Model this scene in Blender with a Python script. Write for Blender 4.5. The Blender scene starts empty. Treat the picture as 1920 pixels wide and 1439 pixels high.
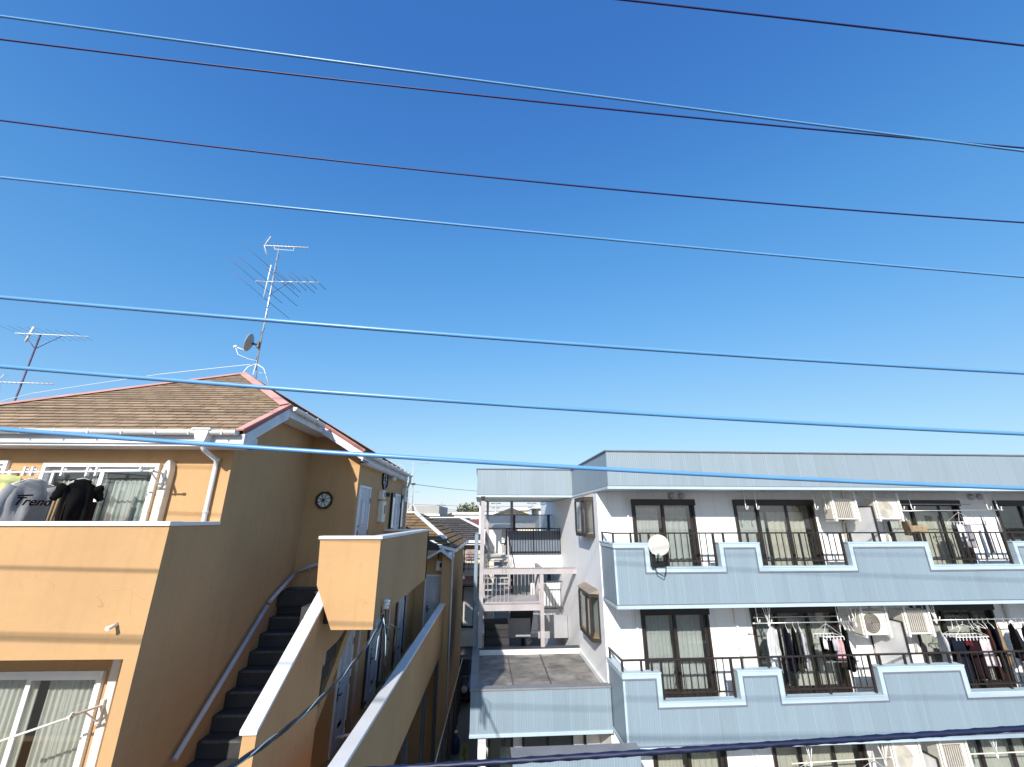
import bpy, math, random
from mathutils import Vector, Matrix
R = math.radians
random.seed(7)
H = 7.5                 # height of the camera above the ground; building coordinates are relative to the camera height
TH = R(2.24)            # the blue building is turned a little against the orange one
ANG = {'O': 0.0, 'B': TH}
col = bpy.context.scene.collection
ORG = {}

def world(fr, p):
    c, s = math.cos(ANG[fr]), math.sin(ANG[fr])
    return Vector((p[0]*c - p[1]*s, p[0]*s + p[1]*c, p[2] + H))

# measured lens of the photograph: turns a sighting plus a real distance into a place
F, PITCH, YAW = 776.18, 0.316633, {'O': 0.0325983, 'B': 0.0716477}
def at(fr, u, v, **k):
    y, p = YAW[fr], PITCH
    fw = Vector((math.sin(y)*math.cos(p), math.cos(y)*math.cos(p), math.sin(p)))
    rt = Vector((math.cos(y), -math.sin(y), 0))
    dn = fw.cross(rt)
    d = rt*((u-960)/F) + dn*((v-719.5)/F) + fw
    a, val = list(k.items())[0]
    return d*(val/d['xyz'.index(a)])

# ------------------------------------------------------------------ materials
MATS = {}
def nt(name):
    m = bpy.data.materials.new(name); m.use_nodes = True
    n = m.node_tree.nodes; l = m.node_tree.links
    return m, n, l, n['Principled BSDF']
def rgb(c): return (c[0], c[1], c[2], 1)
def mathn(n, l, op, a, b=None):
    x = n.new('ShaderNodeMath'); x.operation = op
    for i, q in enumerate((a, b)):
        if q is None: continue
        if isinstance(q, (int, float)): x.inputs[i].default_value = q
        else: l.new(q, x.inputs[i])
    return x.outputs[0]
def noise(n, l, scale, detail=4, vec=None, dist=0):
    t = n.new('ShaderNodeTexNoise'); t.inputs['Scale'].default_value = scale
    t.inputs['Detail'].default_value = detail; t.inputs['Distortion'].default_value = dist
    if vec is None:
        g = n.new('ShaderNodeNewGeometry'); vec = g.outputs['Position']
    l.new(vec, t.inputs['Vector'])
    return t.outputs['Fac']
def mixc(n, l, fac, a, b, mode='MIX'):
    x = n.new('ShaderNodeMix'); x.data_type = 'RGBA'; x.blend_type = mode
    if isinstance(fac, (int, float)): x.inputs[0].default_value = fac
    else: l.new(fac, x.inputs[0])
    for i, q in ((6, a), (7, b)):
        if isinstance(q, tuple): x.inputs[i].default_value = rgb(q)
        else: l.new(q, x.inputs[i])
    return x.outputs[2]
def ramp(n, l, fac, a, b):
    x = n.new('ShaderNodeMapRange'); x.inputs[1].default_value = a; x.inputs[2].default_value = b
    l.new(fac, x.inputs[0]); return x.outputs[0]
def bumpn(n, l, b, h, strength, dist=.01):
    x = n.new('ShaderNodeBump'); x.inputs['Strength'].default_value = strength
    x.inputs['Distance'].default_value = dist
    l.new(h, x.inputs['Height']); l.new(x.outputs[0], b.inputs['Normal']); return x
def mat(name, c, rough=.6, var=.12, scale=3, bump=0, bscale=80, metal=0, spec=.5, sub=0):
    if name in MATS: return MATS[name]
    m, n, l, b = nt(name)
    lo = tuple(x*(1-var) for x in c); hi = tuple(min(1, x*(1+var)) for x in c)
    f = ramp(n, l, noise(n, l, scale, 6), .3, .7)
    l.new(mixc(n, l, f, lo, hi), b.inputs['Base Color'])
    b.inputs['Roughness'].default_value = rough; b.inputs['Metallic'].default_value = metal
    b.inputs['Specular IOR Level'].default_value = spec
    if bump: bumpn(n, l, b, noise(n, l, bscale, 3), bump)
    MATS[name] = m; return m

def stucco(name, c):
    m, n, l, b = nt(name)
    f = ramp(n, l, noise(n, l, .7, 5), .3, .7); f2 = ramp(n, l, noise(n, l, 14, 4), .3, .7)
    g = n.new('ShaderNodeNewGeometry')
    mp = n.new('ShaderNodeMapping'); mp.inputs['Scale'].default_value = (5, 5, .5); l.new(g.outputs['Position'], mp.inputs['Vector'])
    st = ramp(n, l, noise(n, l, 1.2, 5, mp.outputs[0]), .52, .8)
    base = mixc(n, l, f, tuple(x*.9 for x in c), tuple(x*1.06 for x in c))
    base = mixc(n, l, mathn(n, l, 'MULTIPLY', f2, .25), base, tuple(x*.82 for x in c))
    base = mixc(n, l, mathn(n, l, 'MULTIPLY', st, .36), base, (c[0]*.68, c[1]*.64, c[2]*.6))
    # trowel scratches: short thin arcs
    w = n.new('ShaderNodeTexVoronoi'); w.feature = 'DISTANCE_TO_EDGE'; w.inputs['Scale'].default_value = 1.6
    mp2 = n.new('ShaderNodeVectorMath'); mp2.operation = 'ADD'
    nz = n.new('ShaderNodeTexNoise'); nz.inputs['Scale'].default_value = 1.7; l.new(g.outputs['Position'], nz.inputs['Vector'])
    l.new(g.outputs['Position'], mp2.inputs[0]); l.new(nz.outputs['Color'], mp2.inputs[1]); l.new(mp2.outputs[0], w.inputs['Vector'])
    line = mathn(n, l, 'LESS_THAN', w.outputs['Distance'], .006)
    msk = mathn(n, l, 'GREATER_THAN', noise(n, l, 2.3, 2), .62)
    line = mathn(n, l, 'MULTIPLY', line, msk)
    base = mixc(n, l, mathn(n, l, 'MULTIPLY', line, .3), base, tuple(x*.45 for x in c))
    l.new(base, b.inputs['Base Color']); b.inputs['Roughness'].default_value = .85
    h = mathn(n, l, 'ADD', noise(n, l, 130, 3), mathn(n, l, 'MULTIPLY', noise(n, l, 9, 3), 1.5))
    bumpn(n, l, b, h, .35, .006)
    return m

def ribbed(name, c, pitch=.055, joint=.46):
    m, n, l, b = nt(name)
    uv = n.new('ShaderNodeUVMap'); sp = n.new('ShaderNodeSeparateXYZ'); l.new(uv.outputs[0], sp.inputs[0])
    u = sp.outputs[0]
    fr = mathn(n, l, 'FRACT', mathn(n, l, 'DIVIDE', u, pitch))
    tri = mathn(n, l, 'ABSOLUTE', mathn(n, l, 'SUBTRACT', fr, .5))
    rib = ramp(n, l, tri, .25, .4)
    cell = mathn(n, l, 'FLOOR', mathn(n, l, 'DIVIDE', u, joint))
    wn = n.new('ShaderNodeTexWhiteNoise'); wn.noise_dimensions = '1D'; l.new(cell, wn.inputs['W'])
    jf = mathn(n, l, 'FRACT', mathn(n, l, 'DIVIDE', u, joint))
    jl = mathn(n, l, 'LESS_THAN', jf, .03)
    base = mixc(n, l, wn.outputs['Value'], tuple(x*.96 for x in c), tuple(x*1.04 for x in c))
    base = mixc(n, l, mathn(n, l, 'MULTIPLY', rib, .2), base, tuple(x*.6 for x in c))
    base = mixc(n, l, mathn(n, l, 'MULTIPLY', jl, .33), base, tuple(min(1, x*1.45) for x in c))
    g = n.new('ShaderNodeNewGeometry')
    mp = n.new('ShaderNodeMapping'); mp.inputs['Scale'].default_value = (6, 6, .35); l.new(g.outputs['Position'], mp.inputs['Vector'])
    st = ramp(n, l, noise(n, l, 1.5, 6, mp.outputs[0]), .5, .8)
    mp9 = n.new('ShaderNodeMapping'); mp9.inputs['Scale'].default_value = (16, 16, .5); l.new(g.outputs['Position'], mp9.inputs['Vector'])
    st9 = ramp(n, l, noise(n, l, 2.2, 4, mp9.outputs[0]), .6, .8)
    base = mixc(n, l, mathn(n, l, 'MULTIPLY', st, .38), base, (c[0]*.70, c[1]*.70, c[2]*.68))
    base = mixc(n, l, mathn(n, l, 'MULTIPLY', st9, .25), base, (c[0]*.6, c[1]*.58, c[2]*.55))
    l.new(base, b.inputs['Base Color']); b.inputs['Roughness'].default_value = .45
    bumpn(n, l, b, mathn(n, l, 'MULTIPLY', rib, -1), .5, .006)
    return m

def siding(name, c, joint=.455, hj=None):
    m, n, l, b = nt(name)
    uv = n.new('ShaderNodeUVMap'); sp = n.new('ShaderNodeSeparateXYZ'); l.new(uv.outputs[0], sp.inputs[0])
    jf = mathn(n, l, 'FRACT', mathn(n, l, 'DIVIDE', sp.outputs[0], joint))
    j = mathn(n, l, 'LESS_THAN', jf, .022)
    if hj:
        j2 = mathn(n, l, 'LESS_THAN', mathn(n, l, 'FRACT', mathn(n, l, 'DIVIDE', sp.outputs[1], hj)), .012)
        j = mathn(n, l, 'MAXIMUM', j, j2)
    g = n.new('ShaderNodeNewGeometry')
    mp = n.new('ShaderNodeMapping'); mp.inputs['Scale'].default_value = (5, 5, .4); l.new(g.outputs['Position'], mp.inputs['Vector'])
    st = ramp(n, l, noise(n, l, 1.6, 6, mp.outputs[0]), .48, .8)
    base = mixc(n, l, mathn(n, l, 'MULTIPLY', st, .25), c, tuple(x*.72 for x in c))
    base = mixc(n, l, mathn(n, l, 'MULTIPLY', j, .45), base, tuple(x*.45 for x in c))
    l.new(base, b.inputs['Base Color']); b.inputs['Roughness'].default_value = .6
    h = mathn(n, l, 'SUBTRACT', mathn(n, l, 'MULTIPLY', noise(n, l, 120, 2), .1), j)
    bumpn(n, l, b, h, .3, .006)
    return m

def shingle(name, c, row=.2, width=.33, moss=.5):
    m, n, l, b = nt(name)
    uv = n.new('ShaderNodeUVMap')
    br = n.new('ShaderNodeTexBrick'); l.new(uv.outputs[0], br.inputs['Vector'])
    br.inputs['Scale'].default_value = 1; br.inputs['Row Height'].default_value = row; br.inputs['Brick Width'].default_value = width
    br.inputs['Mortar Size'].default_value = .011; br.inputs['Bias'].default_value = 0
    br.offset = .37; br.offset_frequency = 2; br.squash = 1
    br.inputs['Color1'].default_value = rgb(tuple(x*.72 for x in c)); br.inputs['Color2'].default_value = rgb(tuple(x*1.22 for x in c))
    br.inputs['Mortar'].default_value = rgb(tuple(x*.25 for x in c))
    f = ramp(n, l, noise(n, l, .8, 6, None, .6), .38, .68)
    base = mixc(n, l, mathn(n, l, 'MULTIPLY', f, moss), br.outputs['Color'], (c[0]*.62, c[1]*.66, c[2]*.72))
    f2 = ramp(n, l, noise(n, l, 22, 4), .62, .75)
    base = mixc(n, l, mathn(n, l, 'MULTIPLY', f2, .35), base, tuple(x*1.5 for x in c))
    l.new(base, b.inputs['Base Color']); b.inputs['Roughness'].default_value = .9; b.inputs['Specular IOR Level'].default_value = .2
    bumpn(n, l, b, noise(n, l, 90, 3), .4, .005)
    return m

def glass(name, tint=(.8, .86, .86), refl=1.0):
    m, n, l, b = nt(name); n.remove(b)
    out = n['Material Output']
    tr = n.new('ShaderNodeBsdfTransparent'); tr.inputs[0].default_value = rgb(tint)
    gl = n.new('ShaderNodeBsdfGlossy'); gl.inputs['Roughness'].default_value = .02
    gg = n.new('ShaderNodeNewGeometry'); dt = n.new('ShaderNodeVectorMath'); dt.operation = 'DOT_PRODUCT'
    l.new(gg.outputs['Normal'], dt.inputs[0]); l.new(gg.outputs['Incoming'], dt.inputs[1])
    fz = mathn(n, l, 'POWER', mathn(n, l, 'SUBTRACT', 1.0, mathn(n, l, 'ABSOLUTE', dt.outputs['Value'])), 5)
    fz = mathn(n, l, 'ADD', mathn(n, l, 'MULTIPLY', fz, .9), .095)
    bp = n.new('ShaderNodeBump'); bp.inputs['Strength'].default_value = .04; bp.inputs['Distance'].default_value = .02
    l.new(noise(n, l, 1.6, 2), bp.inputs['Height']); l.new(bp.outputs[0], gl.inputs['Normal'])
    mx = n.new('ShaderNodeMixShader')
    l.new(mathn(n, l, 'MULTIPLY', fz, refl), mx.inputs[0]); l.new(tr.outputs[0], mx.inputs[1]); l.new(gl.outputs[0], mx.inputs[2])
    l.new(mx.outputs[0], out.inputs['Surface'])
    return m

def cloth(name, c, bump=.25, trans=.15, var=.12):
    if name in MATS: return MATS[name]
    m, n, l, b = nt(name); out = n['Material Output']
    f = ramp(n, l, noise(n, l, 6, 5), .3, .7)
    cc = mixc(n, l, f, tuple(x*(1-var) for x in c), tuple(min(1, x*(1+var)) for x in c))
    l.new(cc, b.inputs['Base Color']); b.inputs['Roughness'].default_value = .9; b.inputs['Specular IOR Level'].default_value = .15
    bumpn(n, l, b, noise(n, l, 25, 3), bump, .01)
    t = n.new('ShaderNodeBsdfTranslucent'); l.new(cc, t.inputs[0])
    mx = n.new('ShaderNodeMixShader'); mx.inputs[0].default_value = trans
    l.new(b.outputs[0], mx.inputs[1]); l.new(t.outputs[0], mx.inputs[2]); l.new(mx.outputs[0], out.inputs['Surface'])
    MATS[name] = m; return m

def flatroof(name):
    m, n, l, b = nt(name)
    f = ramp(n, l, noise(n, l, 1.1, 7, None, 1.2), .35, .68)
    f2 = ramp(n, l, noise(n, l, 5, 6, None, .8), .5, .75)
    g = n.new('ShaderNodeNewGeometry')
    mp = n.new('ShaderNodeMapping'); mp.inputs['Scale'].default_value = (.6, 4, 1); mp.inputs['Rotation'].default_value = (0, 0, .4); l.new(g.outputs['Position'], mp.inputs['Vector'])
    f3 = ramp(n, l, noise(n, l, 2, 6, mp.outputs[0], .5), .45, .75)
    base = mixc(n, l, f, (.12, .115, .105), (.34, .32, .29))
    base = mixc(n, l, mathn(n, l, 'MULTIPLY', f2, .7), base, (.09, .07, .055))
    base = mixc(n, l, mathn(n, l, 'MULTIPLY', f3, .5), base, (.36, .33, .29))
    l.new(base, b.inputs['Base Color']); b.inputs['Roughness'].default_value = .85
    bumpn(n, l, b, noise(n, l, 40, 5), .3, .01)
    return m

def ground_mat(name, c):
    m, n, l, b = nt(name)
    f = ramp(n, l, noise(n, l, .35, 6), .3, .7); f2 = ramp(n, l, noise(n, l, 60, 3), .35, .65)
    base = mixc(n, l, f, tuple(x*.75 for x in c), tuple(x*1.2 for x in c))
    base = mixc(n, l, mathn(n, l, 'MULTIPLY', f2, .3), base, tuple(x*.6 for x in c))
    l.new(base, b.inputs['Base Color']); b.inputs['Roughness'].default_value = .9
    bumpn(n, l, b, noise(n, l, 90, 3), .4, .01)
    return m

OR = (.53, .322, .152)
m_or = stucco('orange_stucco', OR)
m_trim = mat('white_trim', (.80, .80, .80), .45, .06, 2, .05, 60)
m_white = mat('white_metal', (.82, .82, .81), .4, .05, 5)
m_cream = mat('cream_plastic', (.74, .70, .62), .5, .08, 5)
m_gutter = mat('gutter_plastic', (.78, .77, .76), .4, .08, 6)
m_fascia = mat('fascia_board', (.66, .67, .70), .55, .12, 4, .05)
m_shing = shingle('brown_shingles', (.37, .255, .16), .152, .30)
m_shing2 = shingle('tan_shingles', (.26, .17, .09), .3, .9, .25)
m_shing3 = shingle('grey_shingles', (.10, .092, .085), .3, .6, .5)
m_under = mat('under_eave_dark', (.07, .05, .04), .8)
m_ridge = mat('pink_ridge_metal', (.62, .33, .27), .55, .2, 2.5, .05)
m_drip = mat('red_drip_edge', (.28, .06, .045), .5, .2, 4)
m_dark = mat('dark_bronze', (.028, .022, .02), .4, .2, 4)
m_black = mat('black_metal', (.012, .012, .014), .4)
m_blue = ribbed('blue_ribbed_metal', (.25, .325, .385))
m_bluer = ribbed('pale_ribbed_metal', (.27, .335, .385))
m_cap = mat('pale_blue_cap', (.45, .56, .63), .45, .06, 2)
m_greyl = mat('grey_drip_line', (.16, .17, .22), .5)
m_side = siding('white_siding', (.89, .89, .895), .455)
m_soff = mat('soffit_board', (.80, .79, .76), .7, .06, 2)
m_steel = mat('pinkish_grey_steel', (.40, .37, .38), .5, .1, 3)
m_dsteel = mat('dark_grey_steel', (.05, .055, .07), .5, .15, 3)
m_flat = flatroof('weathered_flat_roof')
m_gcap = mat('grey_parapet_cap', (.22, .225, .24), .55, .15, 2)
m_glass = glass('window_glass', (.93, .95, .94))
m_glassd = glass('dark_window_glass', (.45, .5, .5))
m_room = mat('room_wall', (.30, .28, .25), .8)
m_curt = cloth('white_curtain', (.84, .83, .78), .05, .35, .04)
m_curtg = cloth('pale_green_curtain', (.72, .76, .73), .05, .35, .05)
m_curtd = cloth('beige_curtain', (.76, .75, .70), .05, .3, .06)
m_door = mat('grey_door_paint', (.52, .53, .56), .4, .05, 4)
m_doorp = mat('door_panel_line', (.62, .63, .66), .4, .05, 4)
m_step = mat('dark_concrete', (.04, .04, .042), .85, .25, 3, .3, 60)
m_conc = mat('pale_concrete', (.42, .41, .40), .85, .15, 2, .2, 60)
m_rail = mat('grey_handrail', (.52, .50, .54), .45, .08, 5)
m_oct = mat('octagon_glass', (.80, .84, .80), .25, .08, 6)
m_ant = mat('antenna_aluminium', (.62, .62, .62), .35, .1, 8, 0, 80, .6)
m_antd = mat('antenna_dark_rod', (.10, .07, .12), .5, .2, 8)
m_mastr = mat('rusty_mast', (.10, .06, .09), .6, .3, 6)
m_dish = mat('white_dish', (.80, .80, .78), .4, .04, 4)
m_dishb = mat('grey_dish_back', (.40, .40, .36), .5, .08, 4)
m_cab = mat('blue_cable_sheath', (.12, .31, .60), .3, .08, 3)
m_cabd = mat('purple_black_cable', (.02, .015, .11), .5, .15, 3)
m_cabn = mat('navy_cable', (.008, .013, .045), .5, .2, 3)
m_cabk = mat('black_drop_wire', (.012, .015, .02), .45, .3, 6)
m_cabw = mat('pale_drop_wire', (.45, .58, .62), .4, .2, 6)
m_porc = mat('porcelain', (.85, .85, .84), .2, .03)
def frosted(name, c, clear):
    m = cloth(name, c, 0, .6, .03); n, l = m.node_tree.nodes, m.node_tree.links; out = n['Material Output']; src = out.inputs['Surface'].links[0].from_socket
    t = n.new('ShaderNodeBsdfTransparent'); t.inputs[0].default_value = rgb((.95, .97, .98)); x = n.new('ShaderNodeMixShader'); x.inputs[0].default_value = clear
    l.new(src, x.inputs[1]); l.new(t.outputs[0], x.inputs[2]); l.new(x.outputs[0], out.inputs['Surface']); return m
m_screen = frosted('frosted_panel', (.86, .88, .89), .5)

# ------------------------------------------------------------------ mesh builder
class MB:
    def __init__(s, xf=None):
        s.v = []; s.f = []; s.uv = []; s.sm = []; s.xf = xf
    def _v(s, p):
        p = Vector(p)
        if s.xf: p = s.xf @ p
        s.v.append(p); return len(s.v)-1
    def face(s, idx, smooth=False, uv=None):
        if uv is None:
            P = [s.v[i] for i in idx]
            nn = Vector((0, 0, 0))
            for i in range(len(P)):
                a, b = P[i], P[(i+1) % len(P)]
                nn += Vector(((a.y-b.y)*(a.z+b.z), (a.z-b.z)*(a.x+b.x), (a.x-b.x)*(a.y+b.y)))
            if nn.length > 1e-12: nn.normalize()
            if abs(nn.z) > .95: U, V = Vector((1, 0, 0)), Vector((0, 1, 0))
            else:
                U = Vector((0, 0, 1)).cross(nn); U.normalize(); V = nn.cross(U)
            uv = [(p.dot(U), p.dot(V)) for p in P]
        s.f.append(list(idx)); s.uv.append(uv); s.sm.append(smooth)
    def poly(s, pts, uv=None):
        s.face([s._v(p) for p in pts], False, uv)
    def box(s, x0, x1, y0, y1, z0, z1):
        c = [s._v((x, y, z)) for z in (z0, z1) for y in (y0, y1) for x in (x0, x1)]
        for q in ((0, 2, 3, 1), (4, 5, 7, 6), (0, 1, 5, 4), (2, 6, 7, 3), (0, 4, 6, 2), (1, 3, 7, 5)): s.face([c[i] for i in q])
        return s
    def bar(s, a, b, w, h=None, up=(0, 0, 1)):
        h = h or w; a, b = Vector(a), Vector(b); d = (b-a).normalized(); up = Vector(up)
        if abs(d.dot(up)) > .98: up = Vector((0, 1, 0))
        r = d.cross(up).normalized(); u = r.cross(d)
        c = [s._v(p + r*(w/2*i) + u*(h/2*j)) for p in (a, b) for j in (-1, 1) for i in (-1, 1)]
        for q in ((0, 2, 3, 1), (4, 5, 7, 6), (0, 1, 5, 4), (2, 6, 7, 3), (0, 4, 6, 2), (1, 3, 7, 5)): s.face([c[i] for i in q])
        return s
    def tube(s, pts, r, n=8, cap=True):
        pts = [Vector(p) for p in pts]; rs = r if isinstance(r, (list, tuple)) else [r]*len(pts)
        rings = []; ref = None
        for i, p in enumerate(pts):
            d = (pts[min(i+1, len(pts)-1)] - pts[max(i-1, 0)])
            d = d.normalized() if d.length > 1e-9 else Vector((0, 0, 1))
            if ref is None:
                ref = Vector((0, 0, 1)) if abs(d.z) < .9 else Vector((1, 0, 0))
            a = (ref - d*ref.dot(d)).normalized(); ref = a; b = d.cross(a)
            rings.append([s._v(p + (a*math.cos(t)+b*math.sin(t))*rs[i]) for t in [2*math.pi*k/n for k in range(n)]])
        for i in range(len(rings)-1):
            for k in range(n):
                s.face([rings[i][k], rings[i][(k+1) % n], rings[i+1][(k+1) % n], rings[i+1][k]], True)
        if cap: s.face(rings[0][::-1]); s.face(rings[-1])
        return s
    def prism(s, pts, vec):
        vec = Vector(vec); pts = [Vector(p) for p in pts]
        a = [s._v(p) for p in pts]; b = [s._v(p+vec) for p in pts]; n = len(pts)
        s.face(a[::-1]); s.face(b)
        for i in range(n): s.face([a[i], a[(i+1) % n], b[(i+1) % n], b[i]])
        return s
    def lathe(s, prof, c, ax, n=24, smooth=True):
        ax = Vector(ax).normalized(); c = Vector(c)
        t = Vector((0, 0, 1)) if abs(ax.z) < .9 else Vector((1, 0, 0))
        a = (t - ax*t.dot(ax)).normalized(); b = ax.cross(a)
        rings = [[s._v(c + ax*h + (a*math.cos(2*math.pi*k/n)+b*math.sin(2*math.pi*k/n))*r) for k in range(n)] for r, h in prof]
        for i in range(len(rings)-1):
            for k in range(n): s.face([rings[i][k], rings[i][(k+1) % n], rings[i+1][(k+1) % n], rings[i+1][k]], smooth)
        s.face(rings[0][::-1]); s.face(rings[-1]); return s
    def grid(s, fn, nu, nv, smooth=True):
        idx = [[s._v(fn(i/nu, j/nv)) for i in range(nu+1)] for j in range(nv+1)]
        for j in range(nv):
            for i in range(nu): s.face([idx[j][i], idx[j][i+1], idx[j+1][i+1], idx[j+1][i]], smooth, [(i/nu, j/nv)]*4)
        return s
    def wall(s, fn, a0, a1, b0, b1, holes, depth=None):
        A = sorted({a0, a1, *[h[0] for h in holes], *[h[1] for h in holes]}); B = sorted({b0, b1, *[h[2] for h in holes], *[h[3] for h in holes]})
        A = [x for x in A if a0 <= x <= a1]; B = [x for x in B if b0 <= x <= b1]
        for i in range(len(A)-1):
            for j in range(len(B)-1):
                ca, cb = (A[i]+A[i+1])/2, (B[j]+B[j+1])/2
                if any(h[0] < ca < h[1] and h[2] < cb < h[3] for h in holes): continue
                s.poly([fn(A[i], B[j], 0), fn(A[i+1], B[j], 0), fn(A[i+1], B[j+1], 0), fn(A[i], B[j+1], 0)])
        if depth:
            for x0, x1, z0, z1 in holes:
                x0, x1, z0, z1 = max(x0, a0), min(x1, a1), max(z0, b0), min(z1, b1)
                s.poly([fn(x0, z0, 0), fn(x0, z1, 0), fn(x0, z1, depth), fn(x0, z0, depth)])
                s.poly([fn(x1, z1, 0), fn(x1, z0, 0), fn(x1, z0, depth), fn(x1, z1, depth)])
                s.poly([fn(x0, z1, 0), fn(x1, z1, 0), fn(x1, z1, depth), fn(x0, z1, depth)])
                s.poly([fn(x1, z0, 0), fn(x0, z0, 0), fn(x0, z0, depth), fn(x1, z0, depth)])
        return s
    def mesh(s, name, o):
        m = bpy.data.meshes.new(name); o = Vector(o)
        m.from_pydata([tuple(v-o) for v in s.v], [], s.f)
        uvl = m.uv_layers.new(name='UVMap')
        li = 0
        for p, u in zip(m.polygons, s.uv):
            for k in range(p.loop_total): uvl.data[p.loop_start+k].uv = u[k]
        m.polygons.foreach_set('use_smooth', s.sm); m.update(); return m

def tag(o, label=None, cat=None, group=None, kind=None):
    if label: o['label'] = label
    if cat: o['category'] = cat
    if group: o['group'] = group
    if kind: o['kind'] = kind
def thing(name, label, cat, org, fr='O', group=None, rz=0):
    o = bpy.data.objects.new(name, None); col.objects.link(o); o.empty_display_size = .1
    o.location = world(fr, org); o.rotation_euler = (0, 0, ANG[fr]+rz); tag(o, label, cat, group)
    ORG[o.name] = Vector(org) if not rz else Vector((0, 0, 0)); return o
def pieces(mb):
    p = list(range(len(mb.v)))
    def fd(a):
        while p[a] != a: p[a] = p[p[a]]; a = p[a]
        return a
    for f in mb.f:
        for q in f[1:]: p[fd(q)] = fd(f[0])
    out = {}
    for f, u, sm in zip(mb.f, mb.uv, mb.sm):
        k = fd(f[0])
        if k not in out: out[k] = (MB(), {})
        m2, mp = out[k]; idx = []
        for q in f:
            if q not in mp: mp[q] = len(m2.v); m2.v.append(mb.v[q])
            idx.append(mp[q])
        m2.f.append(idx); m2.uv.append(u); m2.sm.append(sm)
    return [a for a, b in out.values()]
def parts(name, mb, m, parent, bevel=0):
    return [part(name, q, m, parent, bevel) for q in pieces(mb)]
def part(name, mb, m, parent, bevel=0, label=None, solid=0):
    me = mb.mesh(name, ORG[parent.name]); me.materials.append(m)
    o = bpy.data.objects.new(name, me); col.objects.link(o); o.parent = parent; ORG[o.name] = ORG[parent.name]
    mods(o, bevel, solid)
    if label: o['label'] = label
    return o
def mods(o, bevel, solid):
    if solid:
        q = o.modifiers.new('thickness', 'SOLIDIFY'); q.thickness = solid
    if bevel:
        q = o.modifiers.new('edge', 'BEVEL'); q.width = bevel; q.segments = 2; q.limit_method = 'ANGLE'
def solo(name, mb, m, label, cat, org, fr='O', group=None, bevel=0, solid=0, kind=None, rz=0):
    me = mb.mesh(name, org if not rz else (0, 0, 0)); me.materials.append(m)
    o = bpy.data.objects.new(name, me); col.objects.link(o)
    o.location = world(fr, org); o.rotation_euler = (0, 0, ANG[fr]+rz); tag(o, label, cat, group, kind); mods(o, bevel, solid)
    ORG[o.name] = Vector(org) if not rz else Vector((0, 0, 0)); return o
def copy_tree(o, parent=None):
    c = o.copy(); col.objects.link(c)
    if parent: c.parent = parent
    for ch in list(o.children): copy_tree(ch, c)
    return c
def XF(x, y, z, rz=0): return Matrix.Translation((x, y, z)) @ Matrix.Rotation(rz, 4, 'Z')

# ------------------------------------------------------------------ shared building pieces
def curtain_mb(xf, x0, x1, z0, z1, y, folds, amp=.03, seed=0):
    rr = random.Random(seed); ph = rr.random()*6; k2 = rr.uniform(1.6, 2.3)
    def fn(a, b):
        x = x0+(x1-x0)*a
        w = math.sin(a*folds*6.283+ph)*amp*(.55+.45*b) + math.sin(a*folds*k2*6.283+ph*2)*amp*.35
        return (x, y+w, z1-(z1-z0)*b + .008*math.sin(a*folds*6.283))
    return MB(xf).grid(fn, max(24, int(folds*10)), 6)
def window(root, xf, x0, x1, z0, z1, n=2, fm=None, fw=.05, sw=.05, curtains=(), rail=None, pane=None, room=.7, proud=.03, seed=0, split=None):
    fm = fm or m_dark
    f = MB(xf)
    f.box(x0, x0+fw, -proud, .09, z0, z1); f.box(x1-fw, x1, -proud, .09, z0, z1)
    f.box(x0+fw, x1-fw, -proud, .09, z1-fw, z1); f.box(x0+fw, x1-fw, -proud, .09, z0, z0+fw)
    fo = part('window', f, fm, root, .004)
    a0, a1 = x0+fw, x1-fw
    cuts = split or [a0+(a1-a0)*i/n for i in range(n+1)]
    for i in range(len(cuts)-1):
        yy = .015 if i % 2 else .05
        s0, s1 = cuts[i]-(sw/2 if i else 0), cuts[i+1]+(sw/2 if i < len(cuts)-2 else 0)
        sb = MB(xf)
        sb.box(s0, s0+sw, yy-.013, yy+.013, z0+fw, z1-fw); sb.box(s1-sw, s1, yy-.013, yy+.013, z0+fw, z1-fw)
        sb.box(s0+sw, s1-sw, yy-.013, yy+.013, z1-fw-sw, z1-fw); sb.box(s0+sw, s1-sw, yy-.013, yy+.013, z0+fw, z0+fw+sw*1.4)
        if rail is not None: sb.box(s0+sw, s1-sw, yy-.011, yy+.015, rail-.035, rail+.035)
        so = part('sash', sb, fm, fo)
        part('pane', MB(xf).box(s0+sw-.005, s1-sw+.005, yy-.003, yy+.003, z0+fw, z1-fw), pane or m_glass, fo)
    for j, (c0, c1, ct, cb, folds, cm) in enumerate(curtains):
        part('curtain', curtain_mb(xf, c0, c1, cb, ct, .16+.05*(j % 2), folds, .028, seed+j), cm, fo)
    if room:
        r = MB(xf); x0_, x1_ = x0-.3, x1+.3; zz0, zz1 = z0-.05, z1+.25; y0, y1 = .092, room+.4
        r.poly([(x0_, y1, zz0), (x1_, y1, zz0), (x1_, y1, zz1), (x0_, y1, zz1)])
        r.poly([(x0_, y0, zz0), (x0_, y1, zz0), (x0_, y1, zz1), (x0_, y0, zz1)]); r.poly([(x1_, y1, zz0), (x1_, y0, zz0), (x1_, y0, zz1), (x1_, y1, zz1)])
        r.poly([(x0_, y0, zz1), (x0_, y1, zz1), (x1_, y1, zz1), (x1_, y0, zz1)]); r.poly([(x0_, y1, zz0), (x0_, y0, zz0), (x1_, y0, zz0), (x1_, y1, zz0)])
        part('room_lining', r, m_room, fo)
    return fo
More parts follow.
